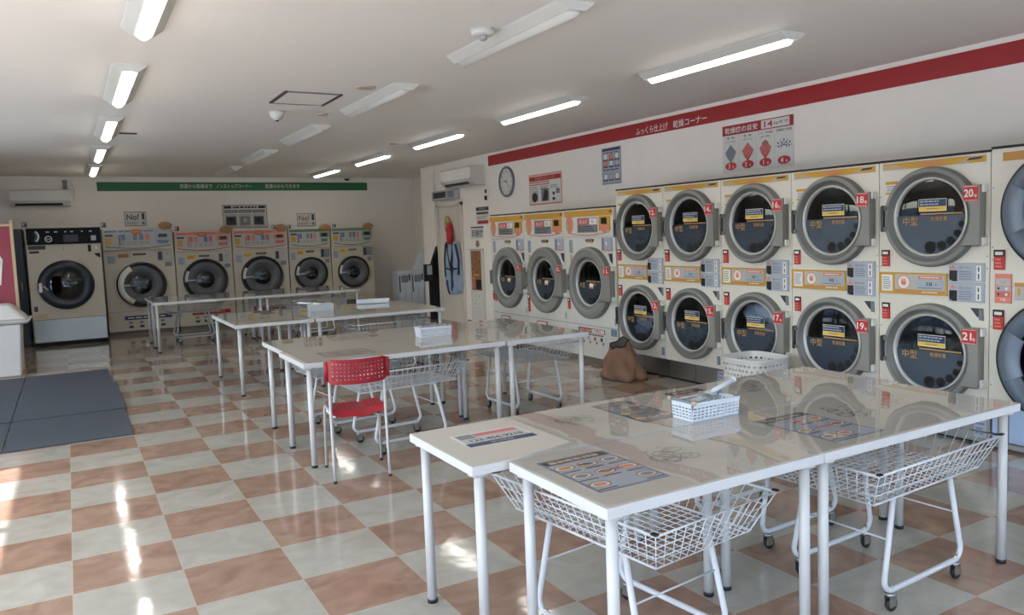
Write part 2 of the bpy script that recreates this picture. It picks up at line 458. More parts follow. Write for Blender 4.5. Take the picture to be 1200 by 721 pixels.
ordn = ['nearest the camera', 'second from the camera', 'in the middle of the row', 'second from the back wall', 'closest to the back wall']
for xr, rown, lit in ((.565, 'left row over the aisle', True), (2.62, 'unlit middle row', False), (4.34, 'lit row beside the dryers', True)):
    proto = None
    for k in range(5):
        y = .18 + 2.585*k
        lab = ('lit' if lit else 'switched-off') + ' white strip ceiling light, ' + rown + ', ' + ordn[k]
        grp = {.565: 'lit strip lights of the left row', 2.62: 'unlit strip lights of the middle row', 4.34: 'lit strip lights of the dryer row'}[xr]
        if proto is None:
            proto = ceiling_light(lit); proto.location = (xr, y, ZC); proto['label'] = lab; proto['group'] = grp
        else: dup(proto, (xr, y, ZC), 0, lab, grp)

# ceiling fittings
t = thing('ceiling_hatch', 'square ceiling access hatch with dark edges between the light rows', 'hatch', (2.03, 3.74, ZC))
MB().box(-.22, .22, -.29, .29, -.008, 0, 'ceil').build('hatch_panel', t)
MB().box(-.25, -.223, -.31, .31, -.012, 0, 'darkp').box(.223, .25, -.31, .31, -.012, 0, 'darkp').box(-.223, .223, -.31, -.3, -.012, 0, 'greyp').box(-.223, .223, .3, .31, -.012, 0, 'greyp').build('hatch_frame', t)
t = thing('smoke_detector', 'round white smoke detector beside the nearest unlit strip light', 'smoke detector', (2.41, .94, ZC))
MB().lathe([(0, 0), (.075, 0), (.075, -.03), (.06, -.042), (0, -.042)], 'lamp', n=24).build('detector_base', t)
MB().lathe([(0, -.042), (.028, -.042), (.028, -.062), (.018, -.07), (0, -.07)], 'grille', n=16).build('sensor', t)
t = thing('security_camera', 'white domed security camera on the ceiling behind the hatch', 'camera', (1.96, 4.56, ZC))
MB().lathe([(0, 0), (.07, 0), (.07, -.02), (.055, -.06), (.03, -.085), (0, -.092)], 'lamp', n=24).build('camera_dome', t)
MB().lathe([(.018, -.088), (.012, -.098), (0, -.1)], 'black', n=12).build('lens', t)
t = thing('security_camera', 'small dark dome camera above the right end of the green band', 'camera', (5.2, 12.8, ZC))
MB().lathe([(0, 0), (.07, 0), (.07, -.03), (.06, -.035)], 'lamp', n=20).build('camera_base', t)
MB().lathe([(.055, -.03), (.045, -.06), (0, -.08)], 'black', n=20).build('camera_dome', t)
for (x, y, r, l) in ((2.36, 3.04, .085, 'round beige cover plate on the ceiling between hatch and unlit light'), (2.42, 4.6, .06, 'small round beige cover plate on the ceiling behind the hatch'),
                     (4.02, 6.85, .055, 'small round cover plate on the ceiling left of the lit dryer row')):
    tag(MB().lathe([(0, 0), (r, 0), (r, -.008), (r*.9, -.012), (0, -.012)], mat('cover_plate_beige', (196, 176, 162), .5), n=24).build('cover_plate', loc=(x, y, ZC)), l, 'cover plate', 'ceiling cover plates')
tag(MB().box(-.09, .09, -.03, .03, -.012, 0, 'darkp', .003).build('vent_plate', loc=(.78, 6.6, ZC)), 'small dark ceiling plate right of the third left-row light', 'vent')

# ------------------------------------------------------------------ wall bands
def band_right():
    t = thing('wall_banner', 'long crimson banner band with white lettering high on the dryer wall', 'banner', (XR, 7.81, 0), RX)
    MB().box(0, 7.81+3.2, -.004, -.0005, 2.61, 2.77, 'stripe').build('banner_strip', t)
    MB().text('ふっくら仕上げ', 4.13, 2.672, .082, 'white', -.006, width=.58).build('lettering', t)
    MB().text('乾燥コーナー', 4.78, 2.672, .082, 'white', -.006, width=.54).build('lettering', t)
band_right()
t = thing('wall_banner', 'long green banner band with white lettering on the back wall', 'banner', (0, YB, 0))
MB().box(.645, 5.69, -.004, -.0005, 2.55, 2.715, 'green').build('banner_strip', t)
for tx, cx, ww in (('洗濯から乾燥まで', 2.31, .58), ('ノンストップコーナー', 3.0, .66), ('乾燥のみもできます', 3.93, .68)):
    MB().text(tx, cx, 2.64, .082, 'white', -.006, width=ww).build('lettering', t)

# ------------------------------------------------------------------ dryers
def door_unit(parent, cx, cz, R, rs, plate, number, sizetxt='中型', small=False, yo=0.0, dark=False, content=None, sub='乾燥容量'):
    """round glazed door with its hinge plate on the right, handle on the left; front plane y=yo, facing -y"""
    ring = MB()
    gm, gm2 = ('doorgrey', 'doorgrey2') if not dark else ('bluepale', 'doorgrey2')
    D = .075
    prof = [(R, 0), (R, -D*.5), (R*.985, -D*.85), (R*.95, -D), (rs*1.19, -D), (rs*1.14, -D*.85), (rs*1.1, -D*.45), (rs*1.04, -D*.42)]
    mats = [gm2 if not dark else 'black', gm2 if not dark else 'black', gm, gm, gm2, gm2, gm]
    ring.lathe(prof, gm, (cx, yo, cz), 'y', 64, mats=mats)
    # two moulded lines
    ring.lathe([(R*.9, -D-.002), (R*.885, -D-.002)], gm2, (cx, yo, cz), 'y', 64)
    d = ring.build('door', parent)
    MB().lathe([(rs*1.05, -D*.40), (rs*1.05, -D*.60), (rs*1.02, -D*.68), (rs*.985, -D*.62), (rs*.975, -D*.15)], 'silver', (cx, yo, cz), 'y', 64).build('trim_ring', d)
    MB().lathe([(0, -D*.35), (rs*.7, -D*.33), (rs*.985, -D*.25)], GLASS, (cx, yo, cz), 'y', 48).build('door_glass', d)
    if plate:
        x0, x1, z0, z1 = plate
        p = MB(); ri = rs*1.17; aa = math.asin(min(.95, z1/ri)); na = 14
        arc = [(cx+ri*math.cos(aa-2*aa*k/na), cz+ri*math.sin(aa-2*aa*k/na)) for k in range(na+1)]
        out = [(cx+x1, cz+z0+.012), (cx+x1, cz+z1-.012)]
        ol = [(cx+x0*1.0, cz+z1)] if x0 > arc[0][0]-cx else []
        pts = [(cx+x1-.012, cz+z1)] + arc[0:0] + [(arc[0][0], cz+z1)] + arc + [(arc[-1][0], cz+z0), (cx+x1-.012, cz+z0)] + out
        # front as a strip between arc and outer edge
        for k in range(na):
            i0 = 2+k; zt_, zb_ = arc[k][1], arc[k+1][1]
            p.poly([(arc[k][0], yo-D*1.01, zt_), (arc[k+1][0], yo-D*1.01, zb_), (cx+x1, yo-D*1.01, zb_), (cx+x1, yo-D*1.01, zt_)], gm)
        p.poly([(arc[0][0], yo-D*1.01, arc[0][1]), (cx+x1, yo-D*1.01, arc[0][1]), (cx+x1, yo-D*1.01, cz+z1), (arc[0][0], yo-D*1.01, cz+z1)], gm)
        p.poly([(arc[-1][0], yo-D*1.01, cz+z0), (cx+x1, yo-D*1.01, cz+z0), (cx+x1, yo-D*1.01, arc[-1][1]), (arc[-1][0], yo-D*1.01, arc[-1][1])], gm)
        for (xa, za, xb, zb2) in ((arc[0][0], cz+z1, cx+x1, cz+z1), (cx+x1, cz+z1, cx+x1, cz+z0), (cx+x1, cz+z0, arc[-1][0], cz+z0)):
            p.poly([(xa, yo-D*1.01, za), (xb, yo-D*1.01, zb2), (xb, yo-.004, zb2), (xa, yo-.004, za)], gm)
        p.box(cx+x1-.002, cx+x1+.014, yo-D*.7, yo-.002, cz+z0+.0, cz+z0+.05, 'white').box(cx+x1-.002, cx+x1+.014, yo-D*.7, yo-.002, cz+z1-.05, cz+z1, 'white')
        p.build('hinge_plate', d)
    h = MB().box(cx-R*1.02, cx-R*.945, yo-D-.02, yo-.004, cz-.095, cz+.095, 'black' if not small else 'doorgrey2', .01)
    h.cyl((cx-R*.93, yo-D+.0, cz+.075), (cx-R*.93, yo-D-.012, cz+.075), .016, gm2, 12).cyl((cx-R*.93, yo-D, cz-.075), (cx-R*.93, yo-D-.012, cz-.075), .016, gm2, 12)
    h.build('door_handle', d)
    yg = yo-D*.40
    # slate lower film, kept just behind the glass
    f = MB(); n = 40; zt = cz+.012; a0 = math.asin(.012/rs)
    pts = [(cx+rs*.97*math.cos(PI-a0+(PI+2*a0)*k/n), yg, cz+rs*.97*math.sin(PI-a0+(PI+2*a0)*k/n)) for k in range(n+1)]
    f.poly(pts, FILM_LIGHT if number == 13 else FILM_DARK)
    f.build('tinted_film', d)
    hl = MB()
    for a, r in ((-95, .042), (-72, .034), (-52, .03), (-33, .026), (-14, .022)):
        a = math.radians(a); q = rs*.80
        hl.disc(cx+.02+q*math.cos(a), cz+q*math.sin(a), r*rs/.26, 'hole', yg-.0012, n=20)
    hl.build('air_holes', d)
    g = MB(); yt = yg-.0045
    g.rect(cx-rs*.28, cx+rs*.9, cz+.017, cz+.027, 'gold', yt)
    g.text(sizetxt, cx-rs*.57, cz-.026, .06, 'gold', yt, width=rs*.44)
    if sizetxt: g.text(sub, cx+rs*.25, cz-.012, .032, 'gold', yt, width=rs*.45)
    g.build('size_lettering', d)
    s = MB().rect(cx-rs*.33, cx+rs*.46, cz+.04, cz+.125, 'white', yt).rect(cx-rs*.32, cx+rs*.45, cz+.072, cz+.121, 'navy', yt-.001).rect(cx-rs*.32, cx+rs*.45, cz+.044, cz+.07, 'yellow', yt-.001)
    s.bars(cx-rs*.29, cx+rs*.42, cz+.077, cz+.117, 2, 'bluepale', yt-.002, seed=number or 3).bars(cx-rs*.1, cx+rs*.3, cz+.05, cz+.065, 1, 'brownp', yt-.002, seed=5)
    if small:
        s = MB().poly([(cx-rs*.02, yt-.001, cz-.06), (cx+rs*.3, yt-.001, cz-.06), (cx+rs*.3, yt-.001, cz-.01), (cx+rs*.14, yt-.001, cz+.0), (cx-.0, yt-.001, cz-.01)], 'white').rect(cx, cx+rs*.28, cz-.06, cz-.04, 'pink', yt-.002)
    s.build('caution_sticker', d)
    if number and plate:
        px = cx+plate[1]-.11; pz = cz+plate[3]-.105
        s = MB().box(px, px+.1, yo-D-.004, yo-D*.97, pz, pz+.1, 'red')
        s.rect(px+.004, px+.096, pz+.004, pz+.0065, 'white', yo-D-.0045).rect(px+.004, px+.096, pz+.0935, pz+.096, 'white', yo-D-.0045)
        s.text(str(number), px+.038, pz+.052, .052, 'white', yo-D-.006, width=.026*len(str(number))+.01).text('号', px+.083, pz+.032, .022, 'white', yo-D-.006)
        s.build('number_sign', d)
    # drum
    dr = MB().lathe([(rs*1.03, -.002), (rs*1.12, .05), (rs*1.12, .55), (0, .56)], 'drum', (cx, yo, cz), 'y', 40)
    dr.lathe([(rs*.5, .548), (rs*.45, .54), (0, .54)], 'doorgrey2', (cx, yo, cz), 'y', 24)
    for k in range(3):
        a = PI/2+2*PI*k/3+.3; c, s_ = math.cos(a), math.sin(a); q = rs*1.1
        dr.tube([(cx+q*c, yo+.06, cz+q*s_), (cx+q*c, yo+.54, cz+q*s_)], .03, 'drum', 6)
    dr.build('drum', parent)
    if content: content(parent, cx, cz, rs, yo)
    return d

def blob(parent, cx, cy, cz, rx, ry, rz, mats, seed, name='laundry'):
    rd = random.Random(seed)
    mb = MB(); bm2 = mb.bm
    for q in range(5):
        ox, oy, oz = (rd.uniform(-.5, .5)*rx, rd.uniform(-.3, .3)*ry, rd.uniform(-.4, .4)*rz)
        r = bmesh.ops.create_icosphere(bm2, subdivisions=3, radius=1.0)
        ph = [rd.uniform(0, 6) for _ in range(6)]
        mi = mb.mi(mats[q % len(mats)])
        for v in r['verts']:
            c = v.co; w = 1+.16*math.sin(6*c.x+ph[0]+3*c.z)+.13*math.sin(9*c.z+ph[1]+4*c.y)+.08*math.sin(15*c.y+11*c.x+ph[2])
            v.co = Vector((cx+ox+c.x*rx*.62*w, cy+oy+c.y*ry*.62*w, cz+oz+c.z*rz*.62*w))
        for f in set(f for v in r['verts'] for f in v.link_faces): f.material_index = mi; f.smooth = True
    return mb.build(name, parent)

def cabinet(parent, w, z0, z1, depth, holes, m, seams=True):
    x0, x1 = -w/2+.003, w/2-.003
    c = MB().panel_holes(x0, x1, z0, z1, holes, m)
    c.poly([(x0,0,z0),(x0,0,z1),(x0,depth,z1),(x0,depth,z0)], m)
    c.poly([(x1,0,z0),(x1,depth,z0),(x1,depth,z1),(x1,0,z1)], m)
    c.poly([(x0,0,z1),(x1,0,z1),(x1,depth,z1),(x0,depth,z1)], 'seam')
    c.poly([(x0,0,z0),(x0,depth,z0),(x1,depth,z0),(x1,0,z0)], 'seam')
    c.poly([(x0,depth,z0),(x0,depth,z1),(x1,depth,z1),(x1,depth,z0)], m)
    c.box(x0, x1, -.006, .03, z1-.004, z1+.012, 'seam')
    for zz in (z1-.25, (z0+z1)/2+.2, (z0+z1)/2+.12, (z0+z1)/2-.32, z0+.13):
        for xx in (x0+.014, x1-.014): c.disc(xx, zz, .005, 'greyp', -.001, n=8)
    return c.build('cabinet', parent)

def red_tag(parent, x0, z0, w=.062, h=.12, name='warning_tag'):
    t = MB().box(x0, x0+w, -.012, -.001, z0, z0+h, 'red', .003).rect(x0, x0+w, z0+h*.66, z0+h, 'ink', -.0135)
    t.rect(x0+w*.15, x0+w*.85, z0+h*.74, z0+h*.9, 'white', -.0145).bars(x0+w*.15, x0+w*.85, z0+h*.08, z0+h*.6, 3, 'pink', -.0135, fill=.5, seed=2)
    t.build(name, parent)

def hand_icon(mb, cx, cz, r, y):
    mb.disc(cx, cz, r, 'white', y); mb.ringart(cx, cz, r, r*.14, 'pink', y-.0005)
    mb.disc(cx, cz-r*.1, r*.38, 'pink', y-.0008, r*.3)
    for k in range(4): mb.rect(cx-r*.36+k*r*.19, cx-r*.24+k*r*.19, cz-r*.05, cz+r*(.5+.08*math.sin(k)), 'pink', y-.001)

def clothes17(parent, cx, cz, rs, yo):
    blob(parent, cx-.03, yo+.085, cz+.11, .19, .09, .13, ['clothl', 'clothl', 'cloth'], 17)
def clothes13(parent, cx, cz, rs, yo):
    blob(parent, cx+.01, yo+.075, cz-.09, .2, .09, .13, ['clothl', 'cloth', 'grille'], 13)

def stacked_dryer(yc, w, ntop, nbot, label, content=None, lcd=True):
    t = thing('stacked_dryer', label, 'dryer', (5.25, yc, 0), RX, 'double stacked coin dryers')
    zt = 1.955; z0 = .198; zs = 1.08
    cabinet(t, w, z0, zt, .68, [(.012, .60, .285, z0, zs), (.012, 1.546, .285, zs, zt)], 'cream')
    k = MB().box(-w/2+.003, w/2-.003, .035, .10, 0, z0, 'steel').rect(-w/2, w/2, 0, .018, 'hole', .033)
    k.rect(-.012, -.006, .02, z0, 'seam', .0335)
    if ntop in (14, 20): k.rect(.3, .385, .05, .17, 'bluepale', .0335).bars(.31, .375, .06, .16, 3, 'blue', .033)
    k.build('kick_plate', t)
    b = MB().box(-w*.46, w*.46, -.004, -.0005, 1.893, 1.94, 'orange')
    b.poly([(-w*.46, -.0045, 1.893), (-w*.2, -.0045, 1.893), (-w*.36, -.0045, 1.93), (-w*.46, -.0045, 1.925)], 'tan')
    b.poly([(w*.2, -.0045, 1.893), (w*.3, -.0045, 1.893), (w*.46, -.0045, 1.94), (w*.36, -.0045, 1.94)], 'tan')
    b.text('乾燥機', .0, 1.918, .034, 'pink', -.0055, width=.17)
    b.poly([(w*.3, -.0055, 1.91), (w*.42, -.0055, 1.915), (w*.44, -.0055, 1.93), (w*.33, -.0055, 1.928)], 'darkp')
    b.build('top_banner', t)
    for cz, num, ct in ((1.546, ntop, None), (.60, nbot, content)):
        door_unit(t, .012, cz, .345, .262, (.2, .372, -.195, .2), num, content=ct)
    # control strip
    c = MB().box(-w/2+.006, .125, -.012, -.0005, 1.0, 1.155, 'orange', .002)
    x0 = -w/2+.006
    c.rect(x0+.025, x0+.115, 1.018, 1.137, 'white', -.013).bars(x0+.035, x0+.105, 1.03, 1.125, 6, 'blue', -.0135, seed=ntop)
    c.rect(x0+.135, .112, 1.035, 1.142, 'grille', -.013).rect(x0+.135, .112, 1.008, 1.03, 'orange2', -.013)
    hand_icon(c, x0+.205, 1.085, .052, -.0135)
    c.rect(-.085, .09, 1.112, 1.136, 'pink', -.014).bars(-.07, .08, 1.117, 1.132, 1, 'white', -.0145, seed=4)
    c.bars(-.06, .07, 1.012, 1.027, 1, 'white', -.0135, seed=8)
    cp = c.build('control_panel', t)
    dsp = MB().box(-.1, .1, -.018, -.012, 1.045, 1.105, 'bluepale', .002)
    dsp.text('10', .0, 1.078, .026, 'ink', -.0195, width=.042).rect(.045, .055, 1.073, 1.08, 'ink', -.0195).rect(-.09, .09, 1.05, 1.053, 'darkp', -.019)
    dsp.build('display', cp)
    for zc in (1.165, 1.03):
        m_ = MB().box(.14, .385, -.014, -.0005, zc-.062, zc+.066, 'bluepale', .003)
        m_.poly([(.145, -.0155, zc-.045), (.17, -.0155, zc-.058), (.2, -.0155, zc-.058), (.2, -.0155, zc+.015), (.145, -.0155, zc+.015)], 'ink')
        m_.poly([(.145, -.0155, zc+.025), (.17, -.0155, zc+.05), (.2, -.0155, zc+.025)], 'pink')
        m_.disc(.225, zc+.035, .012, 'steel', -.0155).rect(.24, .3, zc+.03, zc+.04, 'steel', -.0155)
        m_.rect(.33, .365, zc-.05, zc+.05, 'white', -.0155).rect(.343, .352, zc-.04, zc-.005, 'navy', -.0165).rect(.343, .352, zc+.01, zc+.04, 'navy', -.0165)
        m_.bars(.215, .31, zc-.05, zc+.015, 4, 'greyp', -.0155, seed=9)
        m_.build('coin_box', t)
    red_tag(t, -.383, 1.197); red_tag(t, -.38, .81)
    MB().poly([(.285, -.003, .93), (.375, -.003, .93), (.378, -.003, .845), (.33, -.003, .875)], 'darkp').rect(.345, .372, .85, .925, 'greyp', -.004).build('coin_return', t)
    s = MB().rect(-.36, -.26, 1.79, 1.812, 'orange', -.0012).rect(-.36, -.26, 1.735, 1.79, 'white', -.0012).rect(-.36, -.26, 1.72, 1.735, 'orange', -.0012).bars(-.35, -.27, 1.74, 1.785, 3, 'blue', -.002, seed=3)
    s.build('notice_sticker', t)
    MB().rect(.33, .375, .235, .315, 'blue', -.0012).bars(.337, .37, .245, .305, 3, 'bluepale', -.002, seed=3).build('rating_plate', t)
    return t
seams = [3.456, 2.664, 1.841, 1.013, .185, -.641]
info = [(12, 13, clothes13), (14, 15, None), (16, 17, clothes17), (18, 19, None), (20, 21, None)]
labs = ['white double dryer with doors 12 and 13, laundry in its lower drum', 'cream double dryer with doors numbered 14 and 15', 'cream double dryer numbered 16 and 17 with pale blue laundry in the lower drum',
        'cream double dryer with doors numbered 18 and 19', 'cream double dryer with doors numbered 20 and 21 behind the nearest table']
for i in range(5):
    y1, y0 = seams[i], seams[i+1]
    stacked_dryer((y0+y1)/2, y1-y0, info[i][0], info[i][1], labs[i], info[i][2])

# large double dryer cut by the right edge of the photo
def big_dryer():
    w = .95; t = thing('stacked_dryer', 'cream double dryer with black-rimmed doors at the right edge', 'dryer', (5.25, -.641-w/2, 0), RX, 'double stacked coin dryers')
    zt, z0, zs = 1.97, .30, 1.06
    cabinet(t, w, z0, zt, .68, [(.0, .64, .32, z0, zs), (.0, 1.56, .34, zs, zt)], 'cream')
    MB().box(-w*.42, w*.46, -.004, -.0005, 1.885, 1.94, 'orange2').build('top_banner', t)
    for cz, R in ((1.56, .385), (.63, .40)):
        d = MB().lathe([(R, 0), (R, -.05), (R*.97, -.07), (R*.95, -.07)], 'black', (0, 0, cz), 'y', 64).lathe([(R*.95, -.068), (R*.93, -.075), (R*.74, -.075), (R*.72, -.03), (R*.70, -.028)], 'slate', (0, 0, cz), 'y', 64).build('door', t)
        MB().lathe([(0, -.02), (R*.71, -.026)], GLASS, (0, 0, cz), 'y', 48).build('door_glass', d)
        h = MB()
        h.lathe([(R*.9, -.077), (R*.9, -.088), (R*.62, -.088), (R*.62, -.05)], 'slatel', (0, 0, cz), 'y', 16, a0=math.radians(150), a1=math.radians(205))
        h.build('door_handle', d)
        MB().lathe([(R*.75, .0), (R*.82, .05), (R*.82, .5), (0, .5)], 'drum', (0, 0, cz), 'y', 40).build('drum', t)
    red_tag(t, -.445, 1.19, .07, .13); red_tag(t, -.445, .80, .07, .13)
    c = MB().box(-.435, -.33, -.012, -.0005, .975, 1.165, 'pink', .002)
    c.rect(-.428, -.337, 1.09, 1.135, 'grille', -.013).rect(-.428, -.337, 1.055, 1.085, 'bluepale', -.013).rect(-.428, -.337, 1.015, 1.05, 'redpale', -.013)
    c.text('上段', -.382, 1.113, .02, 'orange2', -.0145).text('下段', -.382, .998, .02, 'white', -.0145)
    for z in (1.07, 1.032): c.disc(-.41, z, .008, 'darkp', -.014).disc(-.36, z, .009, 'white', -.014)
    c.build('level_selector', t)
    c = MB().box(-.31, .1, -.012, -.0005, 1.0, 1.11, 'grille', .002).rect(-.31, .1, 1.085, 1.11, 'orange2', -.013).rect(-.29, -.27, 1.03, 1.075, 'orange', -.013).bars(-.25, .08, 1.01, 1.07, 3, 'greyp', -.013)
    c.build('control_panel', t)
    k = MB().box(-w/2+.003, w/2-.003, .02, .12, 0, .3, 'darkp').rect(-w/2+.02, -w/2+.055, .055, .285, 'steelblue', .017).rect(-w/2+.13, w/2-.05, .055, .285, 'steelblue', .017).box(-w/2, w/2, .0, .04, .018, .05, 'steel')
    k.build('kick_plate', t)
big_dryer()

def single_dryer(yc, w, label, posters, idx):
    t = thing('large_dryer', label, 'dryer', (5.25, yc, 0), RX, 'single large coin dryers')
    z0, zt = .06, 1.785
    ox = .025
    cabinet(t, w, z0, zt, .68, [(ox, .93, .30, z0, zt)], 'creamw')
    MB().box(-w/2+.003, w/2-.003, .03, .1, 0, .06, 'trimgrey').build('kick_plate', t)
    MB().rect(-w/2+.004, w/2-.004, .426, .432, 'greyp', -.001).build('drawer_line', t)
    c = MB().box(-w/2+.005, w/2-.005, -.02, -.0005, 1.47, 1.775, 'creamw', .004)
    c.rect(-w/2+.02, w/2-.02, 1.695, 1.765, 'orange', -.021)
    c.text('乾燥機', 0, 1.728, .03, 'pink', -.0225, width=.15)
    c.poly([(w/2-.1, -.022, 1.735), (w/2-.03, -.022, 1.72), (w/2-.03, -.022, 1.755)], 'stripe')
    c.disc(-w/2+.13, 1.61, .085, 'tan', -.0215, .1).disc(-w/2+.13, 1.66, .06, 'pink', -.0222, .07).disc(-w/2+.14, 1.55, .04, 'pink', -.0222, .05)
    c.rect(-.21, .2, 1.51, 1.68, 'greyp', -.0215).rect(-.2, .03, 1.6, 1.672, 'redpale', -.0225).rect(.04, .19, 1.6, 1.672, 'white', -.0225)
    c.text('仕上げ', -.085, 1.636, .04, 'white', -.0235, width=.16).text('6', .1, 1.636, .04, 'darkp', -.0235)
    c.bars(-.19, .18, 1.52, 1.59, 3, 'darkp', -.0225, seed=idx)
    n = 16   # curved red line
    for k in range(n):
        xa = -w*.42+w*.84*k/n; xb = -w*.42+w*.84*(k+1)/n
        f_ = lambda x: 1.485+.02*(2*x/w)**2*2
        c.poly([(xa, -.0215, f_(xa)-.006), (xb, -.0215, f_(xb)-.006), (xb, -.0215, f_(xb)+.004), (xa, -.0215, f_(xa)+.004)], 'redpale')
    cp = c.build('control_panel', t)
    d = MB().box(.235, .45, -.03, -.02, 1.53, 1.69, 'orange', .002).poly([(.25, -.031, 1.55), (.34, -.031, 1.5), (.43, -.031, 1.55), (.43, -.031, 1.59), (.25, -.031, 1.59)], 'pink')
    d.box(.285, .4, -.036, -.03, 1.6, 1.675, 'black', .003)
    d.build('display', cp)
    MB().rect(-.08, .09, 1.405, 1.435, 'ink', -.002).rect(-.07, .08, 1.388, 1.403, 'yellow', -.002).bars(-.06, .07, 1.41, 1.43, 1, 'grille', -.003).build('name_plate', t)
    m_ = MB().box(.26, .45, -.016, -.0005, 1.3, 1.45, 'bluepale', .003).rect(.27, .31, 1.31, 1.44, 'greyp', -.018).rect(.34, .37, 1.37, 1.4, 'white', -.018).rect(.26, .45, 1.3, 1.315, 'pink', -.018)
    m_.build('coin_box', t)
    MB().poly([(.37, -.003, 1.27), (.45, -.003, 1.27), (.45, -.003, 1.15), (.4, -.003, 1.19)], 'darkp').build('coin_return', t)
    MB().rect(-.43, -.35, 1.27, 1.43, 'bluepale', -.0012).bars(-.425, -.355, 1.28, 1.42, 5, 'blue', -.002, seed=idx).rect(-.42, -.37, 1.17, 1.25, 'tan', -.0012).build('notice_sticker', t)
    door_unit(t, ox, .93, .415, .256, (.27, .455, -.19, .2), 9+idx, '大型', small=True, sub='乾燥容量', content=(None if idx != 1 else (lambda p, cx, cz, rs, yo: blob(p, cx+.06, yo+.1, cz+.13, .1, .1, .12, ['clothg', 'clothd'], 3))))
    red_tag(t, -w/2+.02, .6 if idx != 1 else .5, .05, .13 if idx != 1 else .24)
    if idx == 0: red_tag(t, -w/2+.09, .58, .03, .2, 'hanging_tag')
    MB().rect(w/2-.05, w/2-.03, .47, .55, 'greyp', -.002).build('rating_plate', t)
    if posters:
        s = MB().box(-.28, .26, -.003, -.0005, .345, .398, 'stripe').text('毛布の目安', -.13, .372, .032, 'white', -.004, width=.24).box(.0, .25, -.004, -.003, .35, .393, 'white').text('14kg', .12, .372, .03, 'red', -.006, width=.14)
        s.bars(-.15, .25, .315, .335, 1, 'ink', -.0015, fill=.7)
        for k in range(4): s.disc(-.2+k*.13, .28, .025, ['blue', 'bluepale', 'brownp', 'darkp'][k], -.0015, n=10).disc(-.17+k*.13, .235, .018, 'brownp', -.0015, n=10)
        s.build('guide_poster', t)
        MB().rect(w/2-.13, w/2-.02, .345, .42, 'blue', -.002).bars(w/2-.12, w/2-.03, .35, .41, 3, 'bluepale', -.003).build('blue_sticker', t)
    else:
        MB().box(-.26, .0, -.003, -.0005, .34, .395, 'stripe').rect(-.24, -.02, .35, .385, 'white', -.004).build('guide_poster', t)
single_dryer((6.469+5.472)/2, .997, 'white single large dryer farthest along the wall, next to the change machine', False, 0)
single_dryer((5.472+4.504)/2, .968, 'white single large dryer in the middle of the three, dark laundry in its drum', False, 1)
single_dryer((4.504+3.480)/2, 1.018, 'white single large dryer beside the double dryers, red guide poster at its base', True, 2)

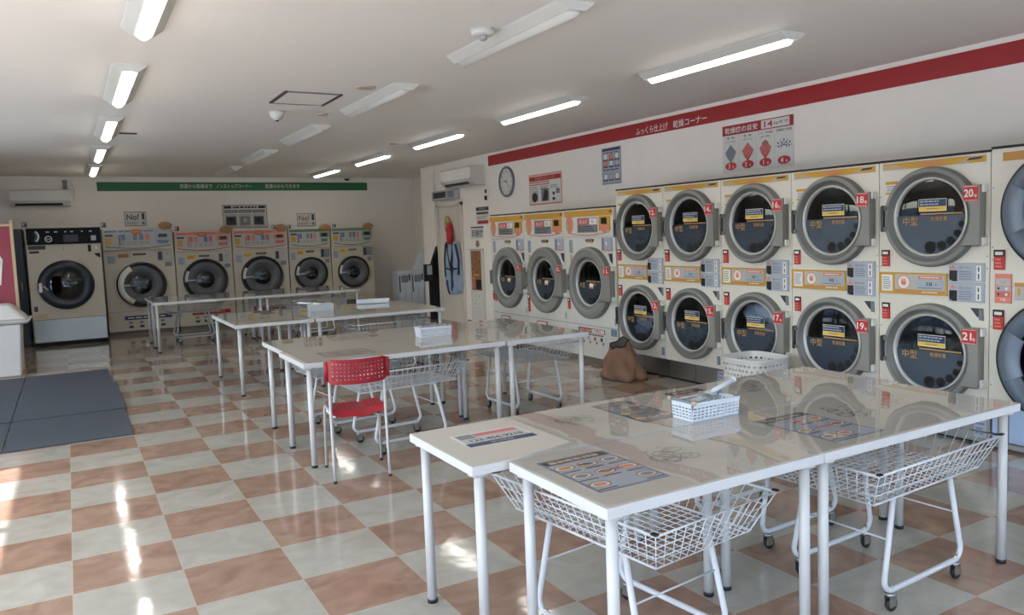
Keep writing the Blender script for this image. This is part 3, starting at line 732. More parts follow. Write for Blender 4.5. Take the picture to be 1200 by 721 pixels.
# ------------------------------------------------------------------ washers on the back wall
def washer(x0, x1, top, R, rg, cz, theme, label, header, white_arc=False):
    w = x1-x0; t = thing('coin_washer', label, 'washing machine', ((x0+x1)/2, 11.85, 0), 0, 'coin washers on the back wall')
    x0, x1 = -w/2, w/2
    c = MB().panel_holes(x0+.008, x1-.008, .07, top-.36, [(0, cz, R*.8, .07, top-.36)], 'washcream')
    c.box(x0+.008, x1-.008, .001, .95, top-.36, top, 'washcream')
    for xx in (x0+.008, x1-.008): c.poly([(xx, 0, .07), (xx, .95, .07), (xx, .95, top-.36), (xx, 0, top-.36)], 'washcream')
    c.rect(x0+.01, x1-.01, .405, .41, 'greyp', -.001)
    c.rect(x0, x0+.009, .0, top, 'ink', -.0005)
    c.build('cabinet', t)
    MB().box(x0+.02, x1-.02, .04, .14, 0, .07, 'trimgrey').build('kick_plate', t)
    p = MB().box(x0+.015, x1-.015, -.035, .0, top-.37, top-.005, 'washcream', .006)
    th = {'blue': ('bluepale', 'blue', 'navy'), 'pink': ('pink', 'redpale', 'stripe'), 'green': ('greenp', 'greenp', 'green')}[theme]
    y = -.0365
    p.rect(x0+.03, x1-.03, top-.075, top-.02, th[0], y).bars(x0+.05, x1-.05, top-.065, top-.03, 1, th[1], y-.001, fill=.8, seed=2)
    p.rect(x0+.03, x1-.03, top-.31, top-.08, 'grille', y)
    p.rect(x0+.05, x0+.17, top-.13, top-.1, 'darkp', y-.001).rect(x0+.05, x0+.14, top-.26, top-.16, 'orange', y-.001)
    nb = 5
    bx0 = x0+.26*w; bw = .42*w/nb
    p.rect(bx0-.03, bx0-.012, top-.28, top-.11, 'navy' if theme != 'pink' else 'redpale', y-.001)
    for k in range(nb):
        cm = ['blue', 'bluepale', 'greyp', 'blue', 'pink'][k] if theme != 'pink' else ['redpale', 'pink', 'bluepale', 'blue', 'redpale'][k]
        p.rect(bx0+k*bw, bx0+k*bw+bw*.72, top-.2, top-.1, cm, y-.001).bars(bx0+k*bw, bx0+k*bw+bw*.72, top-.28, top-.22, 2, 'greyp', y-.001, seed=k)
    n = 14
    for k in range(n):
        xa = x0+.05+(w-.1)*k/n; xb = x0+.05+(w-.1)*(k+1)/n
        f_ = lambda x: top-.345+.05*(2*x/w)**2
        p.poly([(xa, y-.001, f_(xa)-.006), (xb, y-.001, f_(xb)-.006), (xb, y-.001, f_(xb)+.008), (xa, y-.001, f_(xa)+.008)], th[2])
    cp = p.build('control_panel', t)
    d = MB().box(x1-.26*w, x1-.05*w, y-.012, y, top-.18, top-.09, th[0], .003).box(x1-.22*w, x1-.09*w, y-.016, y-.01, top-.165, top-.105, 'black', .002)
    d.poly([(x1-.25*w, y-.003, top-.21), (x1-.06*w, y-.003, top-.21), (x1-.09*w, y-.003, top-.27), (x1-.22*w, y-.003, top-.27)], th[1])
    d.build('display', cp)
    if theme != 'green':
        MB().disc(0-.02*w, top-.06, .09, 'badge', y-.006, .045).text('NEW', -.02*w, top-.06, .04, 'tan', y-.008, width=.1).build('logo_badge', cp)
    s = MB().rect(x0+.2*w, x0+.35*w, top-.5, top-.43, 'yellow' if theme != 'blue' else 'orange2', -.002).bars(x0+.21*w, x0+.34*w, top-.49, top-.44, 2, 'brownp', -.003)
    s.rect(x0+.05*w, x0+.17*w, top-.6, top-.46, 'bluepale', -.002).bars(x0+.06*w, x0+.16*w, top-.59, top-.47, 5, 'greyp', -.003)
    s.build('notice_sticker', t)
    MB().box(-.09*w, .09*w, -.012, 0, top-.465, top-.43, 'darkp', .002).bars(-.07*w, .07*w, top-.455, top-.44, 1, 'tan', -.0135).build('name_plate', t)
    m_ = MB().box(x1-.25*w, x1-.04*w, -.02, 0, top-.57, top-.41, 'grille' if theme != 'green' else 'greyp', .003).rect(x1-.24*w, x1-.18*w, top-.56, top-.42, 'darkp', -.0215)
    m_.disc(x1-.11*w, top-.46, .015, 'steel', -.0215).box(x1-.15*w, x1-.05*w, -.012, 0, top-.68, top-.6, 'greyp', .003)
    m_.build('coin_box', t)
    ring = MB().lathe([(R, 0), (R, -.05), (R*.98, -.066), (R*.87, -.066), (R*.865, -.03)], 'black', (0, 0, cz), 'y', 56)
    ring.lathe([(R*.865, -.03), (R*.85, -.078), (R*.8, -.09), (rg*1.25, -.08), (rg*1.1, -.04), (rg, -.035)], 'ringgrey', (0, 0, cz), 'y', 56)
    d = ring.build('door', t)
    MB().lathe([(0, -.05), (rg*.6, -.045), (rg, -.035)], GLASSD, (0, 0, cz), 'y', 40).build('door_glass', d)
    a = MB().lathe([(R*.95, -.062), (R*.95, -.074), (R*.84, -.096), (R*(.72 if white_arc else .82), -.094)], 'white' if white_arc else 'silver', (0, 0, cz), 'y', 24, a0=math.radians(118 if white_arc else 150), a1=math.radians(245 if white_arc else 185)).build('door_handle', d)
    MB().box(-R*.9, -R*.45, -.095, -.08, cz-.01, cz+.01, 'silver', .004).build('latch', d)
    MB().lathe([(rg*1.05, 0), (rg*1.6, .05), (rg*1.6, .5), (0, .5)], 'drum', (0, 0, cz), 'y', 32).build('drum', t)
    g = MB()
    g.text('開ける', 0, cz+rg*.3, rg*.22, 'greyp', -.053, width=rg*.8).build('glass_lettering', d)
    MB().text('閉める', 0, cz-rg*.3, rg*.22, 'greyp', -.053, width=rg*.8).build('glass_lettering', d)
    if header:
        g = MB().box(x0+.23*w, x1-.1*w, -.003, -.0005, .26, .33, header).bars(x0+.27*w, x1-.16*w, .275, .315, 1, 'white' if header == 'navy' else 'pink', -.004)
        for k in range(4):
            xx = x0+.3*w+k*.15*w; g.rect(xx-.02, xx+.04, .19, .23, 'greyp', -.0012).rect(xx-.02, xx+.05, .12, .16, 'darkp', -.0012)
        g.build('guide_poster', t)
    else:
        MB().rect(x0+.2*w, x1-.2*w, .2, .33, 'darkp', -.002).bars(x0+.22*w, x1-.22*w, .22, .31, 3, 'greyp', -.003).build('guide_poster', t)
    return t
washer(.611, 1.722, 1.84, .39, .165, .865, 'blue', 'tall coin washer with blue control panel and white-edged door, beside the biggest washer', 'navy', True)
washer(1.722, 2.688, 1.765, .375, .15, .89, 'pink', 'coin washer with pink control panel directly right of the blue-panelled tall one', 'stripe')
washer(2.688, 3.694, 1.765, .375, .155, .895, 'pink', 'coin washer with pink control panel left of the green-panelled pair', 'stripe')
washer(3.694, 4.505, 1.765, .315, .125, .895, 'green', 'smaller coin washer with green panel, left one of the green pair', None)
washer(4.505, 5.36, 1.765, .315, .125, .88, 'green', 'smaller coin washer with green panel at the right end of the row', None)
def big_washer():
    w = 1.02; t = thing('coin_washer', 'biggest coin washer with black control panel and steel base, leftmost of the row', 'washing machine', (.07, 11.13, 0), 0, 'coin washers on the back wall')
    x0, x1 = -w/2, w/2
    cz = .96; cx = -.02
    c = MB().panel_holes(x0, x1, .43, 1.6, [(cx, cz, .3, .43, 1.6)], 'washcream')
    c.poly([(x0, 0, .06), (x0, 1.1, .06), (x0, 1.1, 1.6), (x0, 0, 1.6)], 'washcream')
    c.poly([(x1, 0, .06), (x1, 1.1, .06), (x1, 1.1, 1.6), (x1, 0, 1.6)], 'black')
    c.box(x0, x1, .001, 1.1, 1.6, 1.865, 'washcream')
    c.rect(x1-.012, x1, .0, 1.865, 'ink', -.001)
    c.build('cabinet', t)
    MB().box(x0, x1-.013, -.01, .3, .065, .425, 'steel', .004).rect(x0, x1-.013, .0, .06, 'hole', .01).build('steel_base', t)
    p = MB().box(x0+.01, x1-.01, -.03, 0, 1.605, 1.86, 'matteblack', .006)
    n = 10
    for k in range(n):
        a0 = math.radians(-38+76*k/n); a1 = math.radians(-38+76*(k+1)/n); r = .17
        P = lambda a, q: (x0-.01+q*math.cos(a), -.0315, 1.735+q*math.sin(a)*.72)
        p.poly([P(a0, r), P(a1, r), P(a1, r+.022), P(a0, r+.022)], 'white')
        p.poly([P(a0, r-.03), P(a1, r-.03), P(a1, r-.008), P(a0, r-.008)], 'green')
    p.ringart(x0+.3, 1.69, .05, .012, 'white', -.0325).text('日本', x0+.3, 1.69, .03, 'white', -.0325, width=.05)
    for xx, ww in ((.27, .03), (.3, .02), (.38, .05), (.52, .03), (.6, .04), (.75, .025), (.86, .04)): p.rect(x0+xx, x0+xx+ww, 1.79, 1.81, 'bluepale', -.0315)
    p.rect(x0+.5, x0+.7, 1.64, 1.75, 'black', -.0315).rect(x0+.88, x0+.95, 1.65, 1.73, 'bluepale', -.0315)
    p.build('control_panel', t)
    ring = MB().lathe([(.39, 0), (.39, -.04), (.365, -.075), (.30, -.085), (.235, -.06), (.225, -.04)], 'dark', (cx, 0, cz), 'y', 64)
    d = ring.build('door', t)
    MB().lathe([(0, -.075), (.12, -.065), (.225, -.04)], GLASSD, (cx, 0, cz), 'y', 48).build('door_glass', d)
    MB().box(cx-.375, cx-.325, -.105, -.05, cz-.1, cz+.05, 'white', .012).tube([(cx-.31, -.1, cz), (cx-.25, -.1, cz-.07)], .012, 'silver', 8).build('door_handle', d)
    MB().lathe([(.24, 0), (.3, .05), (.3, .6), (0, .6)], 'drum', (cx, 0, cz), 'y', 32).lathe([(.05, .6), (.04, .56), (0, .56)], 'darkp', (cx, 0, cz), 'y', 16).build('drum', t)
    m_ = MB().box(x1-.2, x1-.05, -.03, 0, 1.47, 1.585, 'washcream', .003).rect(x1-.195, x1-.15, 1.475, 1.58, 'ink', -.032).rect(x1-.09, x1-.07, 1.51, 1.55, 'white', -.032)
    m_.build('coin_box', t)
    MB().poly([(x1-.12, -.004, 1.44), (x1-.03, -.004, 1.45), (x1-.03, -.004, 1.37), (x1-.07, -.004, 1.39)], 'ink').build('coin_return', t)
    MB().rect(x0+.02, x0+.25, 1.53, 1.59, 'darkp', -.002).rect(x0+.03, x0+.16, 1.47, 1.51, 'darkp', -.002).build('name_plate', t)
    MB().rect(x0+.03, x0+.08, .56, .64, 'darkp', -.002).rect(x0+.02, x0+.2, .45, .52, 'tan', -.002).text('1', cx+.0, 1.53, .04, 'greyp', -.002).build('notice_sticker', t)
big_washer()
t = thing('dark_cabinet', 'tall dark slate cabinet in the corner left of the biggest washer', 'cabinet', (-.78, 11.2, 0))
MB().box(-.32, .3, 0, .8, .05, 1.86, 'dark', .01).box(-.3, .28, .03, .7, 0, .05, 'black').build('cabinet_body', t)
MB().box(-.3, .28, -.012, 0, .1, 1.82, 'dark', .008).build('cabinet_door', t)
MB().cyl((.24, -.03, .9), (.24, -.03, 1.05), .008, 'steel', 8).build('handle', t)
# gold plaques standing on the washers
for i, (x, z, l) in enumerate([(1.6, 1.855, 'tall blue-panelled washer'), (2.6, 1.76, 'first pink-panelled washer'), (3.567, 1.765, 'second pink-panelled washer'), (4.4, 1.75, 'left green-panelled washer'), (5.254, 1.75, 'right green-panelled washer')]):
    p = MB().lathe([(0, .008), (.11, .008), (.11, -.008), (.1, -.012), (0, -.012)], 'gold', (0, 0, 0), 'y', 28)
    for v in p.bm.verts: v.co.z *= .62
    p.ringart(0, 0, .095, .008, 'brownp', -.0125, .058).text('洗剤', -.005, .012, .035, 'brownp', -.0135, width=.1).rect(-.06, .06, -.03, -.022, 'brownp', -.0135).box(-.01, .01, -.002, .006, -.09, -.06, 'tan')
    tag(p.build('oval_plaque', loc=(x, 11.795, z+.075-.055)), 'oval gold plaque on the top corner of the ' + l, 'plaque', 'gold plaques on the washers')

# ------------------------------------------------------------------ notices on the back wall
def on_back(x0, x1, z0, z1, name, label, cat, draw, base='paper', group=None):
    b = MB().box(0, x1-x0, -.004, 0, 0, z1-z0, base)
    draw(b, x1-x0, z1-z0)
    return tag(b.build(name, loc=(x0, YB-.0006, z0)), label, cat, group)
def on_right(y_left, y_right, z0, z1, name, label, cat, draw, base='paper', group=None, x=XR-.0006, th=.004):
    b = MB().box(0, y_left-y_right, -th, 0, 0, z1-z0, base)
    draw(b, y_left-y_right, z1-z0)
    return tag(b.build(name, loc=(x, y_left, z0), rotz=RX), label, cat, group)
def no_poster(colr):
    def d(b, w, h):
        y = -.005
        b.rect(0, w, 0, h, 'greyp', y).rect(.012, w-.012, .012, h-.012, 'paper', y-.0005)
        b.text('No!', w*.38, h*.63, h*.42, colr, y-.002, width=w*.56)
        b.bars(w*.1, w*.68, h*.1, h*.32, 2, 'greyp', y-.001).rect(w*.8, w*.92, h*.45, h*.9, 'darkp', y-.001).rect(w*.8, w*.92, h*.1, h*.3, 'blue', y-.001)
    return d
on_back(1.045, 1.407, 1.905, 2.17, 'no_poster', 'white No! notice with dark lettering above the blue-panelled washer', 'notice', no_poster('darkp'))
on_back(4.173, 4.549, 1.822, 2.085, 'no_poster', 'white No! notice with brown lettering above the green-panelled washers', 'notice', no_poster('brownp'))
def how_to(b, w, h):
    y = -.005
    b.rect(0, w, 0, h, 'greyp', y).rect(.015, w-.015, .015, h-.015, 'paper', y-.0005)
    b.rect(.03, w*.2, h*.84, h*.95, 'ink', y-.001).rect(w*.8, w-.03, h*.84, h*.95, 'ink', y-.001).bars(w*.23, w*.78, h*.84, h*.94, 1, 'darkp', y-.001, fill=.9, ragged=False)
    for k in range(3):
        xa = .03+k*(w-.06)/3; xb = xa+(w-.06)/3-.015
        b.rect(xa, xb, h*.66, h*.78, 'darkp', y-.001).bars(xa+.01, xb-.01, h*.68, h*.76, 1, 'paper', y-.002)
        b.rect(xa, xb, h*.05, h*.62, 'tan' if k == 9 else 'grille', y-.001).rect(xa+.03, xb-.03, h*.14, h*.5, ['darkp', 'greyp', 'darkp'][k], y-.002)
        b.disc((xa+xb)/2, h*.34, h*.1, ['ink', 'tan', 'ink'][k], y-.003, n=12)
on_back(2.751, 3.591, 1.815, 2.275, 'guide_poster', 'wide framed how-to poster with three pictures above the pink-panelled washers', 'poster', how_to)
for (x0, z0, c1, l) in ((-.548, 1.925, 'grille', 'above the left edge of the biggest washer'), (.659, 1.89, 'greyp', 'above the gap beside the blue-panelled washer'), (1.875, 1.79, 'redpale', 'beside the first gold plaque'),
                        (3.66, 1.775, 'grille', 'below the three-picture poster'), (3.962, 1.765, 'greenp', 'above the left green washer'), (4.889, 1.757, 'greenp', 'above the right green washer')):
    on_back(x0, x0+.08, z0, z0+.09, 'square_notice', 'small square picture notice ' + l, 'notice', lambda b, w, h, c1=c1: b.rect(.008, w-.008, .008, h-.008, c1, -.005).rect(w*.5, w*.85, h*.2, h*.6, 'darkp', -.006).rect(w*.15, w*.45, h*.4, h*.85, 'white', -.006), 'greyp', 'small square notices above the washers')

# ------------------------------------------------------------------ notices on the right wall
def p14(b, w, h):
    y = -.005
    b.rect(0, w, h*.79, h, 'stripe', y)
    b.text('乾燥機の目安', w*.28, h*.89, h*.13, 'white', y-.001, width=w*.48).rect(w*.57, w*.95, h*.81, h*.98, 'paper', y-.001)
    b.text('14', w*.67, h*.895, h*.12, 'red', y-.002, width=w*.12).text('kgまで', w*.84, h*.89, h*.07, 'ink', y-.002, width=w*.19)
    heads = [('毛 布', '(シングル)'), ('毛 布', '(ダブル)'), ('こたつ布団', '(正方形)'), ('羽根掛け布団', '')]
    for k in range(4):
        cx = w*(.125+.25*k)
        b.text(heads[k][0], cx, h*.73, h*.055, 'ink', y-.001, width=w*(.12 if k < 2 else .2))
        if heads[k][1]: b.text(heads[k][1], cx, h*.65, h*.045, 'ink', y-.001, width=w*.14)
        if k: b.rect(w*.25*k-.002, w*.25*k+.001, h*.02, h*.76, 'grille', y-.0005)
        b.disc(cx, h*.13, w*.085, 'red', y-.001, h*.085).text('3214'[k], cx-w*.025, h*.13, h*.1, 'white', y-.002).text('枚', cx+w*.035, h*.11, h*.05, 'white', y-.002)
    cz = h*.42
    for k, (a, c) in enumerate((('greyp', 'greenp'), ('redpale', 'red'), ('redpale', 'red'))):
        cx = w*(.125+.25*k); s = w*.085
        b.poly([(cx-s, y-.001, cz), (cx, y-.001, cz-s*1.2), (cx+s, y-.001, cz+.0), (cx, y-.001, cz+s)], a)
        b.poly([(cx-s, y-.0015, cz-s*.15), (cx, y-.0015, cz-s*1.35), (cx+s, y-.0015, cz-s*.15), (cx, y-.0015, cz-s*1.0)], c)
        if k == 2: b.poly([(cx-s*.6, y-.002, cz+s*.6), (cx, y-.002, cz+s*.2), (cx+s*.6, y-.002, cz+s*.6), (cx, y-.002, cz+s*1.0)], 'brownp')
    cx = w*.875
    for k in range(7):
        for j in range(3):
            a = math.radians(15+25*k); r = w*(.03+.024*j)
            b.disc(cx+r*math.cos(a)*1.3, cz-.02+r*math.sin(a), w*.011, 'navy' if (k+j) % 2 else 'bluepale', y-.001, n=6)
on_right(2.531, 1.6, 2.075, 2.545, 'capacity_poster', 'white poster with red 14 kg header and four bedding pictures above the double dryers', 'poster', p14)
def blueposter(b, w, h):
    y = -.005
    b.rect(0, w, 0, h*.98, 'blue', y).rect(.01, w-.01, .01, h-.04, 'bluepale', y-.0005).rect(.02, w-.02, h*.9, h*.97, 'navy', y-.001)
    b.bars(.03, w-.03, h*.83, h*.88, 1, 'navy', y-.001).bars(.03, w-.03, h*.36, h*.42, 1, 'ink', y-.001)
    for r, z in enumerate((.74, .56, .2)):
        for k in range(3):
            cx = w*(.2+.3*k)
            b.disc(cx, h*(z), w*.11, ['white', 'pink', 'white', 'grille'][(r+k) % 4], y-.0015, n=14).ringart(cx, h*z, w*.11, .006, ['blue', 'red', 'navy'][(k+r) % 3], y-.002, n=14).rect(cx-w*.12, cx+w*.12, h*(z-.11), h*(z-.065), 'navy', y-.0015)
on_right(4.68, 4.28, 2.1, 2.555, 'rules_poster', 'narrow blue poster with rows of round symbols below the crimson banner', 'poster', blueposter)
def redposter(b, w, h):
    y = -.005
    b.rect(0, w, 0, h, 'pink', y).rect(.02, w-.02, .02, h-.02, 'paper', y-.0005).rect(.02, w-.02, h*.78, h-.03, 'stripe', y-.001).text('乾燥機の使い方', w*.5, h*.86, h*.11, 'pink', y-.002, width=w*.6)
    for k in range(3):
        xa = .03+k*(w-.06)/3; xb = xa+(w-.06)/3-.02
        if k < 2: b.rect(xa, xb, h*.64, h*.76, 'redpale', y-.001).bars(xa+.01, xb-.01, h*.66, h*.74, 1, 'white', y-.002)
        b.bars(xa, xb, h*.5, h*.62, 2, 'greyp', y-.001, seed=k)
    b.rect(w*.06, w*.3, h*.1, h*.48, 'grille', y-.001).disc(w*.18, h*.25, w*.09, 'ink', y-.002, h*.16, 14)
    b.rect(w*.38, w*.62, h*.1, h*.52, 'greyp', y-.001).poly([(w*.41, y-.002, h*.13), (w*.58, y-.002, h*.13), (w*.6, y-.002, h*.4), (w*.5, y-.002, h*.5)], 'ink')
    b.disc(w*.76, h*.33, w*.04, 'darkp', y-.001, h*.06, 10).disc(w*.76, h*.16, w*.05, 'darkp', y-.001, h*.05, 10).rect(w*.83, w*.94, h*.32, h*.48, 'greyp', y-.001)
on_right(6.53, 5.64, 1.925, 2.36, 'guide_poster', 'red-headed how-to poster with three dryer pictures beside the clock', 'poster', redposter)
def coinposter(b, w, h):
    y = -.005
    b.rect(0, w, h*.8, h, 'darkp', y).text('営業時間', w*.5, h*.9, h*.1, 'bluepale', y-.001, width=w*.5).bars(.02, w-.02, h*.55, h*.75, 1, 'ink', y-.001, fill=.7, ragged=False, seed=3).bars(.02, w-.02, h*.3, h*.5, 3, 'greyp', y-.001)
    b.rect(.04, w-.02, .01, h*.24, 'redpale', y-.001).bars(.08, w-.05, h*.06, h*.2, 1, 'stripe', y-.002, fill=.7)
on_right(8.315, 7.86, 1.69, 1.975, 'hours_notice', 'white notice with black header and red foot left of the farthest single dryer', 'notice', coinposter)
def kanji(b, w, h):
    y = -.005
    b.rect(0, w, h*.9, h, 'navy', y).text('両替機', w*.5, h*.45, h*.6, 'navy', y-.001, width=w*.9)
on_right(8.54, 8.07, 1.455, 1.66, 'change_machine_sign', 'white sign with large navy characters above the red arrow', 'sign', kanji)
def arrow(b, w, h):
    y = -.005
    b.poly([(w*.5, y, 0), (w, y, h*.5), (w*.75, y, h*.5), (w*.75, y, h), (w*.25, y, h), (w*.25, y, h*.5), (0, y, h*.5)], 'brownp')
on_right(8.40, 8.22, 1.31, 1.43, 'arrow_sign', 'small rust-red arrow pointing down above the change machine', 'sign', arrow)
t = thing('change_machine', 'narrow white change machine with brown lit front between door and dryers', 'change machine', (XR-.001, 8.34, 0), RX)
MB().box(-.25, .25, -.03, 0, .0, 1.3, 'creamw', .006).rect(-.25, .25, 1.27, 1.285, 'bluepale', -.031).build('machine_body', t)
p = MB().box(-.18, .18, -.036, -.03, .60, 1.26, 'brownp', .003)
rd = random.Random(4)
for k in range(40):
    xx, zz = rd.uniform(-.16, .12), rd.uniform(.86, 1.24); p.rect(xx, xx+.04, zz, zz+.02, rd.choice(['gold', 'brownp', 'orange2', 'redpale', 'darkp']), -.0368-rd.random()*.0008)
p.rect(-.1, .1, .85, .87, 'yellow', -.039).rect(-.02, .17, .62, .78, 'ink', -.038).rect(-.17, -.04, .64, .76, 'redpale', -.038).rect(-.14, -.06, .78, .82, 'orange', -.038)
p.build('front_panel', t)
p = MB()
for j, z in enumerate((.50, .37)):
    for k, x in enumerate((-.14, .02)): p.rect(x, x+.13, z-.05, z+.05, 'white', -.0315).text('両替'[k], x+.065, z, .06, 'tan', -.0325)
p.build('lower_notice', t)

# wall clock
t = thing('wall_clock', 'round white wall clock with grey rim left of the red-headed poster', 'clock', (XR, 7.19, 2.32), RX)
MB().lathe([(.23, 0), (.235, -.03), (.222, -.042), (.2, -.03)], 'greyp', (0, 0, 0), 'y', 40).build('clock_rim', t)
f = MB().lathe([(0, -.02), (.205, -.02)], 'paper', (0, 0, 0), 'y', 40)
for k in range(12):
    a = PI/2-2*PI*(k+1)/12; f.text(str(k+1), .16*math.cos(a), .16*math.sin(a), .035, 'ink', -.022)
f.ringart(0, 0, .2, .003, 'darkp', -.022)
cf = f.build('clock_face', t)
def hand(ang, l, w, nm):
    a = math.radians(90-ang); c, s = math.cos(a), math.sin(a)
    MB().poly([(-s*w-c*.03, -.026, c*w-s*.03), (-s*w*.5+c*l, -.026, c*w*.5+s*l), (s*w*.5+c*l, -.026, -c*w*.5+s*l), (s*w-c*.03, -.026, -c*w-s*.03)], 'ink').build(nm, cf)
hand(282, .1, .007, 'hour_hand'); hand(140, .145, .005, 'minute_hand')

# air conditioners
def air_con(loc, rotz, w, h, d, label):
    t = thing('air_conditioner', label, 'air conditioner', loc, rotz)
    b = MB(); n = 8
    prof = [(0, 0), (0, h), (-d*.9, h), (-d, h*.93), (-d, h*.35), (-d*.75, h*.06), (-d*.6, 0)]
    A = [b.v((-w/2, y, z)) for y, z in prof]; B = [b.v((w/2, y, z)) for y, z in prof]
    for i in range(len(prof)): b.f([A[i], A[(i+1) % len(prof)], B[(i+1) % len(prof)], B[i]], 'creamw', False)
    b.f(A, 'creamw'); b.f(list(reversed(B)), 'creamw')
    b.build('unit_body', t, recalc=True)
    MB().poly([(-w*.42, -d*.86-.003, h*.19), (w*.36, -d*.86-.003, h*.19), (w*.36, -d*.72-.004, h*.045), (-w*.42, -d*.72-.004, h*.045)], 'darkp').build('air_outlet', t)
    MB().box(-w*.43, w*.37, -d*.93, -d*.90, h*.19, h*.21, 'creamw', .002).build('louvre', t)
    return t
t = air_con((XR, 8.55, 2.335), RX, 1.2, .30, .26, 'white wall air conditioner above the storeroom door side of the dryer wall')
MB().rect(.1, .35, .18, .2, 'white', -.262).build('painted_reflection', t)  # white strip painted on the casing as a light reflection
t = air_con((-.23, YB, 2.28), 0, .9, .29, .2, 'white wall air conditioner high in the left corner of the back wall')
tag(MB().box(-.035, .035, -.05, 0, -.08, .08, 'greyp', .004).tube([(.03, -.02, .06), (.1, -.01, .03), (.14, -.01, -.1), (.12, -.01, -.3)], .004, 'grille', 6).build('junction_box', loc=(.15, YB, 2.665)), 'small grey junction box above the back-wall air conditioner', 'junction box')
t = thing('remote_holder', 'small black remote in a holder with looping cable under the air conditioner', 'remote control', (XR, 7.93, 2.17), RX)
MB().box(-.03, .03, -.025, 0, -.09, -.02, 'ink', .004).box(-.02, .02, -.02, 0, .02, .08, 'darkp', .003).build('remote', t)
MB().tube([(0, -.01, .08), (.08, -.01, .12), (.14, -.01, .05), (.13, -.01, -.05), (.05, -.01, -.02)], .004, 'white', 6).build('cable', t)
t = thing('display_box', 'grey wall box with black display window above the storeroom door', 'display', (XR-.001, 9.42, 2.245), RX)
MB().box(-.5, .5, -.1, 0, -.085, .085, 'grille', .006).build('box_body', t)
MB().box(-.42, .12, -.106, -.1, -.05, .055, 'black', .003).build('display_window', t)
MB().box(.2, .46, -.106, -.1, -.06, .06, 'greyp', .003).build('side_panel', t)

# storeroom door with its hanging outfit
d = MB().box(-.45, .45, -.035, 0, 0.0, 2.03, 'beige', .004).box(-.36, .36, -.040, -.035, .08, .95, 'beige', .003).box(-.36, .36, -.040, -.035, 1.07, 1.95, 'beige', .003)
dr = struct(d.build('door_1', loc=(XR, 9.34, 0), rotz=RX), 'cream storeroom door in the dryer wall')
MB().box(-.53, -.455, -.05, 0, 0, 2.1, 'beige', .004).box(.455, .51, -.05, 0, 0, 2.1, 'beige', .004).box(-.53, .51, -.05, 0, 2.035, 2.1, 'beige', .004).build('door_frame', dr)
MB().cyl((.39, -.035, 1.0), (.39, -.09, 1.0), .012, 'steel', 10).tube([(.39, -.09, 1.0), (.29, -.09, 1.0)], .01, 'steel', 8).build('door_handle', dr)
def outfit():
    t = thing('hanging_outfit', 'blue-grey overall with dark straps and red scarf hung on the storeroom door', 'work clothes', (XR-.045, 9.24, 0), RX)
    t.location.y = 9.15
    g = MB(); nx, nz = 16, 28
    V = {}
    for i in range(nx+1):
        for j in range(nz+1):
            u = i/nx*2-1; z = .5+.92*j/nz
            hw = .37-.12*((z-.5)/.92)**2 + (.02*math.sin(7*z)) - (.06 if z < .62 else 0)*abs(u)
            zz = z + (.07*(u*u) if j == 0 else 0) - .05*(1 if j == nz and abs(u) < .3 else 0)
            V[i, j] = g.v((u*hw+.02*math.sin(5*z), -.03-.035*(1-u*u)-.015*math.sin(9*u+3*z), zz))
    for i in range(nx):
        for j in range(nz):
            m_ = 'clothd' if (i in (0,) and j < 9) else ('cloth' if (i//3) % 2 else 'clothg')
            g.f([V[i,j], V[i+1,j], V[i+1,j+1], V[i,j+1]], m_, True)
    W = {}
    for k, p in list(V.items()):
        pass
    gb = g
    o = gb.build('overall', t)
    so = o.modifiers.new('thick', 'SOLIDIFY'); so.thickness = .012; so.offset = 1
    s = MB()
    for pts in ([(-.2, 1.38), (-.28, 1.1), (-.26, .8)], [(.2, 1.38), (.3, 1.1), (.27, .85)], [(-.16, 1.42), (-.06, 1.1), (.02, .92), (.05, .62)], [(.12, 1.42), (.06, 1.15), (.0, .92)], [(.06, 1.0), (.03, .8), (.02, .56)], [(-.2, .95), (0, .93), (.22, .96)], [(-.21, .74), (-.17, .58), (-.1, .5)]):
        s.tube([(x, -.088+.02*abs(x)*3, z) for x, z in pts], .016, 'clothd', 6)
    s.build('straps', t)
    s = MB(); n = 10
    s.tube([(-.03, -.06, 1.74), (.0, -.075, 1.64), (.03, -.09, 1.52), (.04, -.09, 1.38)], [.035, .055, .06, .055], 'red', 10)
    s.build('scarf', t)
    s = MB().lathe([(0, -.03), (.1, -.03), (.1, -.012), (0, -.012)], 'tan', (-.16, -.02, 1.72), 'y', 28)
    for v in s.bm.verts: v.co.z = 1.72+(v.co.z-1.72)*1.5
    s.disc(-.16, 1.63, .07, 'red', -.0515, .05).ringart(-.16, 1.72, .1, .014, 'brownp', -.0512, .15).rect(-.2, -.18, 1.74, 1.755, 'ink', -.0515).rect(-.14, -.12, 1.74, 1.755, 'ink', -.0515)
    s.build('oval_fan', t)
outfit()

# white bins and black easel in the alcove
def bin_unit(x, y, w, label):
    t = thing('recycling_bin', label, 'bin', (x, y, 0), 0, 'white recycling bins in the alcove')
    MB().box(-w/2, w/2, 0, .42, 0, .78, 'whitepl', .012).box(-w/2-.005, w/2+.005, -.01, .43, .78, .84, 'whitepl', .012).build('bin_body', t)
    MB().rect(-w*.28, w*.25, .6, .74, 'greyp', -.002).bars(-w*.22, w*.2, .62, .72, 3, 'bluepale', -.003).build('label_panel', t)
    MB().rect(-.006, .0, .05, .55, 'greyp', -.002).build('door_gap', t)
    MB().rect(-w*.5+.01, -w*.5+.035, .4, .74, 'navy', -.002).build('side_strip', t)
    MB().rect(w*.3, w*.42, .63, .76, 'darkp', -.002).build('slot', t)
bin_unit(5.98, 11.8, .27, 'white recycling bin, leftmost of the alcove group')
bin_unit(6.26, 11.8, .27, 'white recycling bin, middle one of the three in the alcove')
bin_unit(6.56, 11.6, .3, 'white recycling bin partly behind the black easel sign')
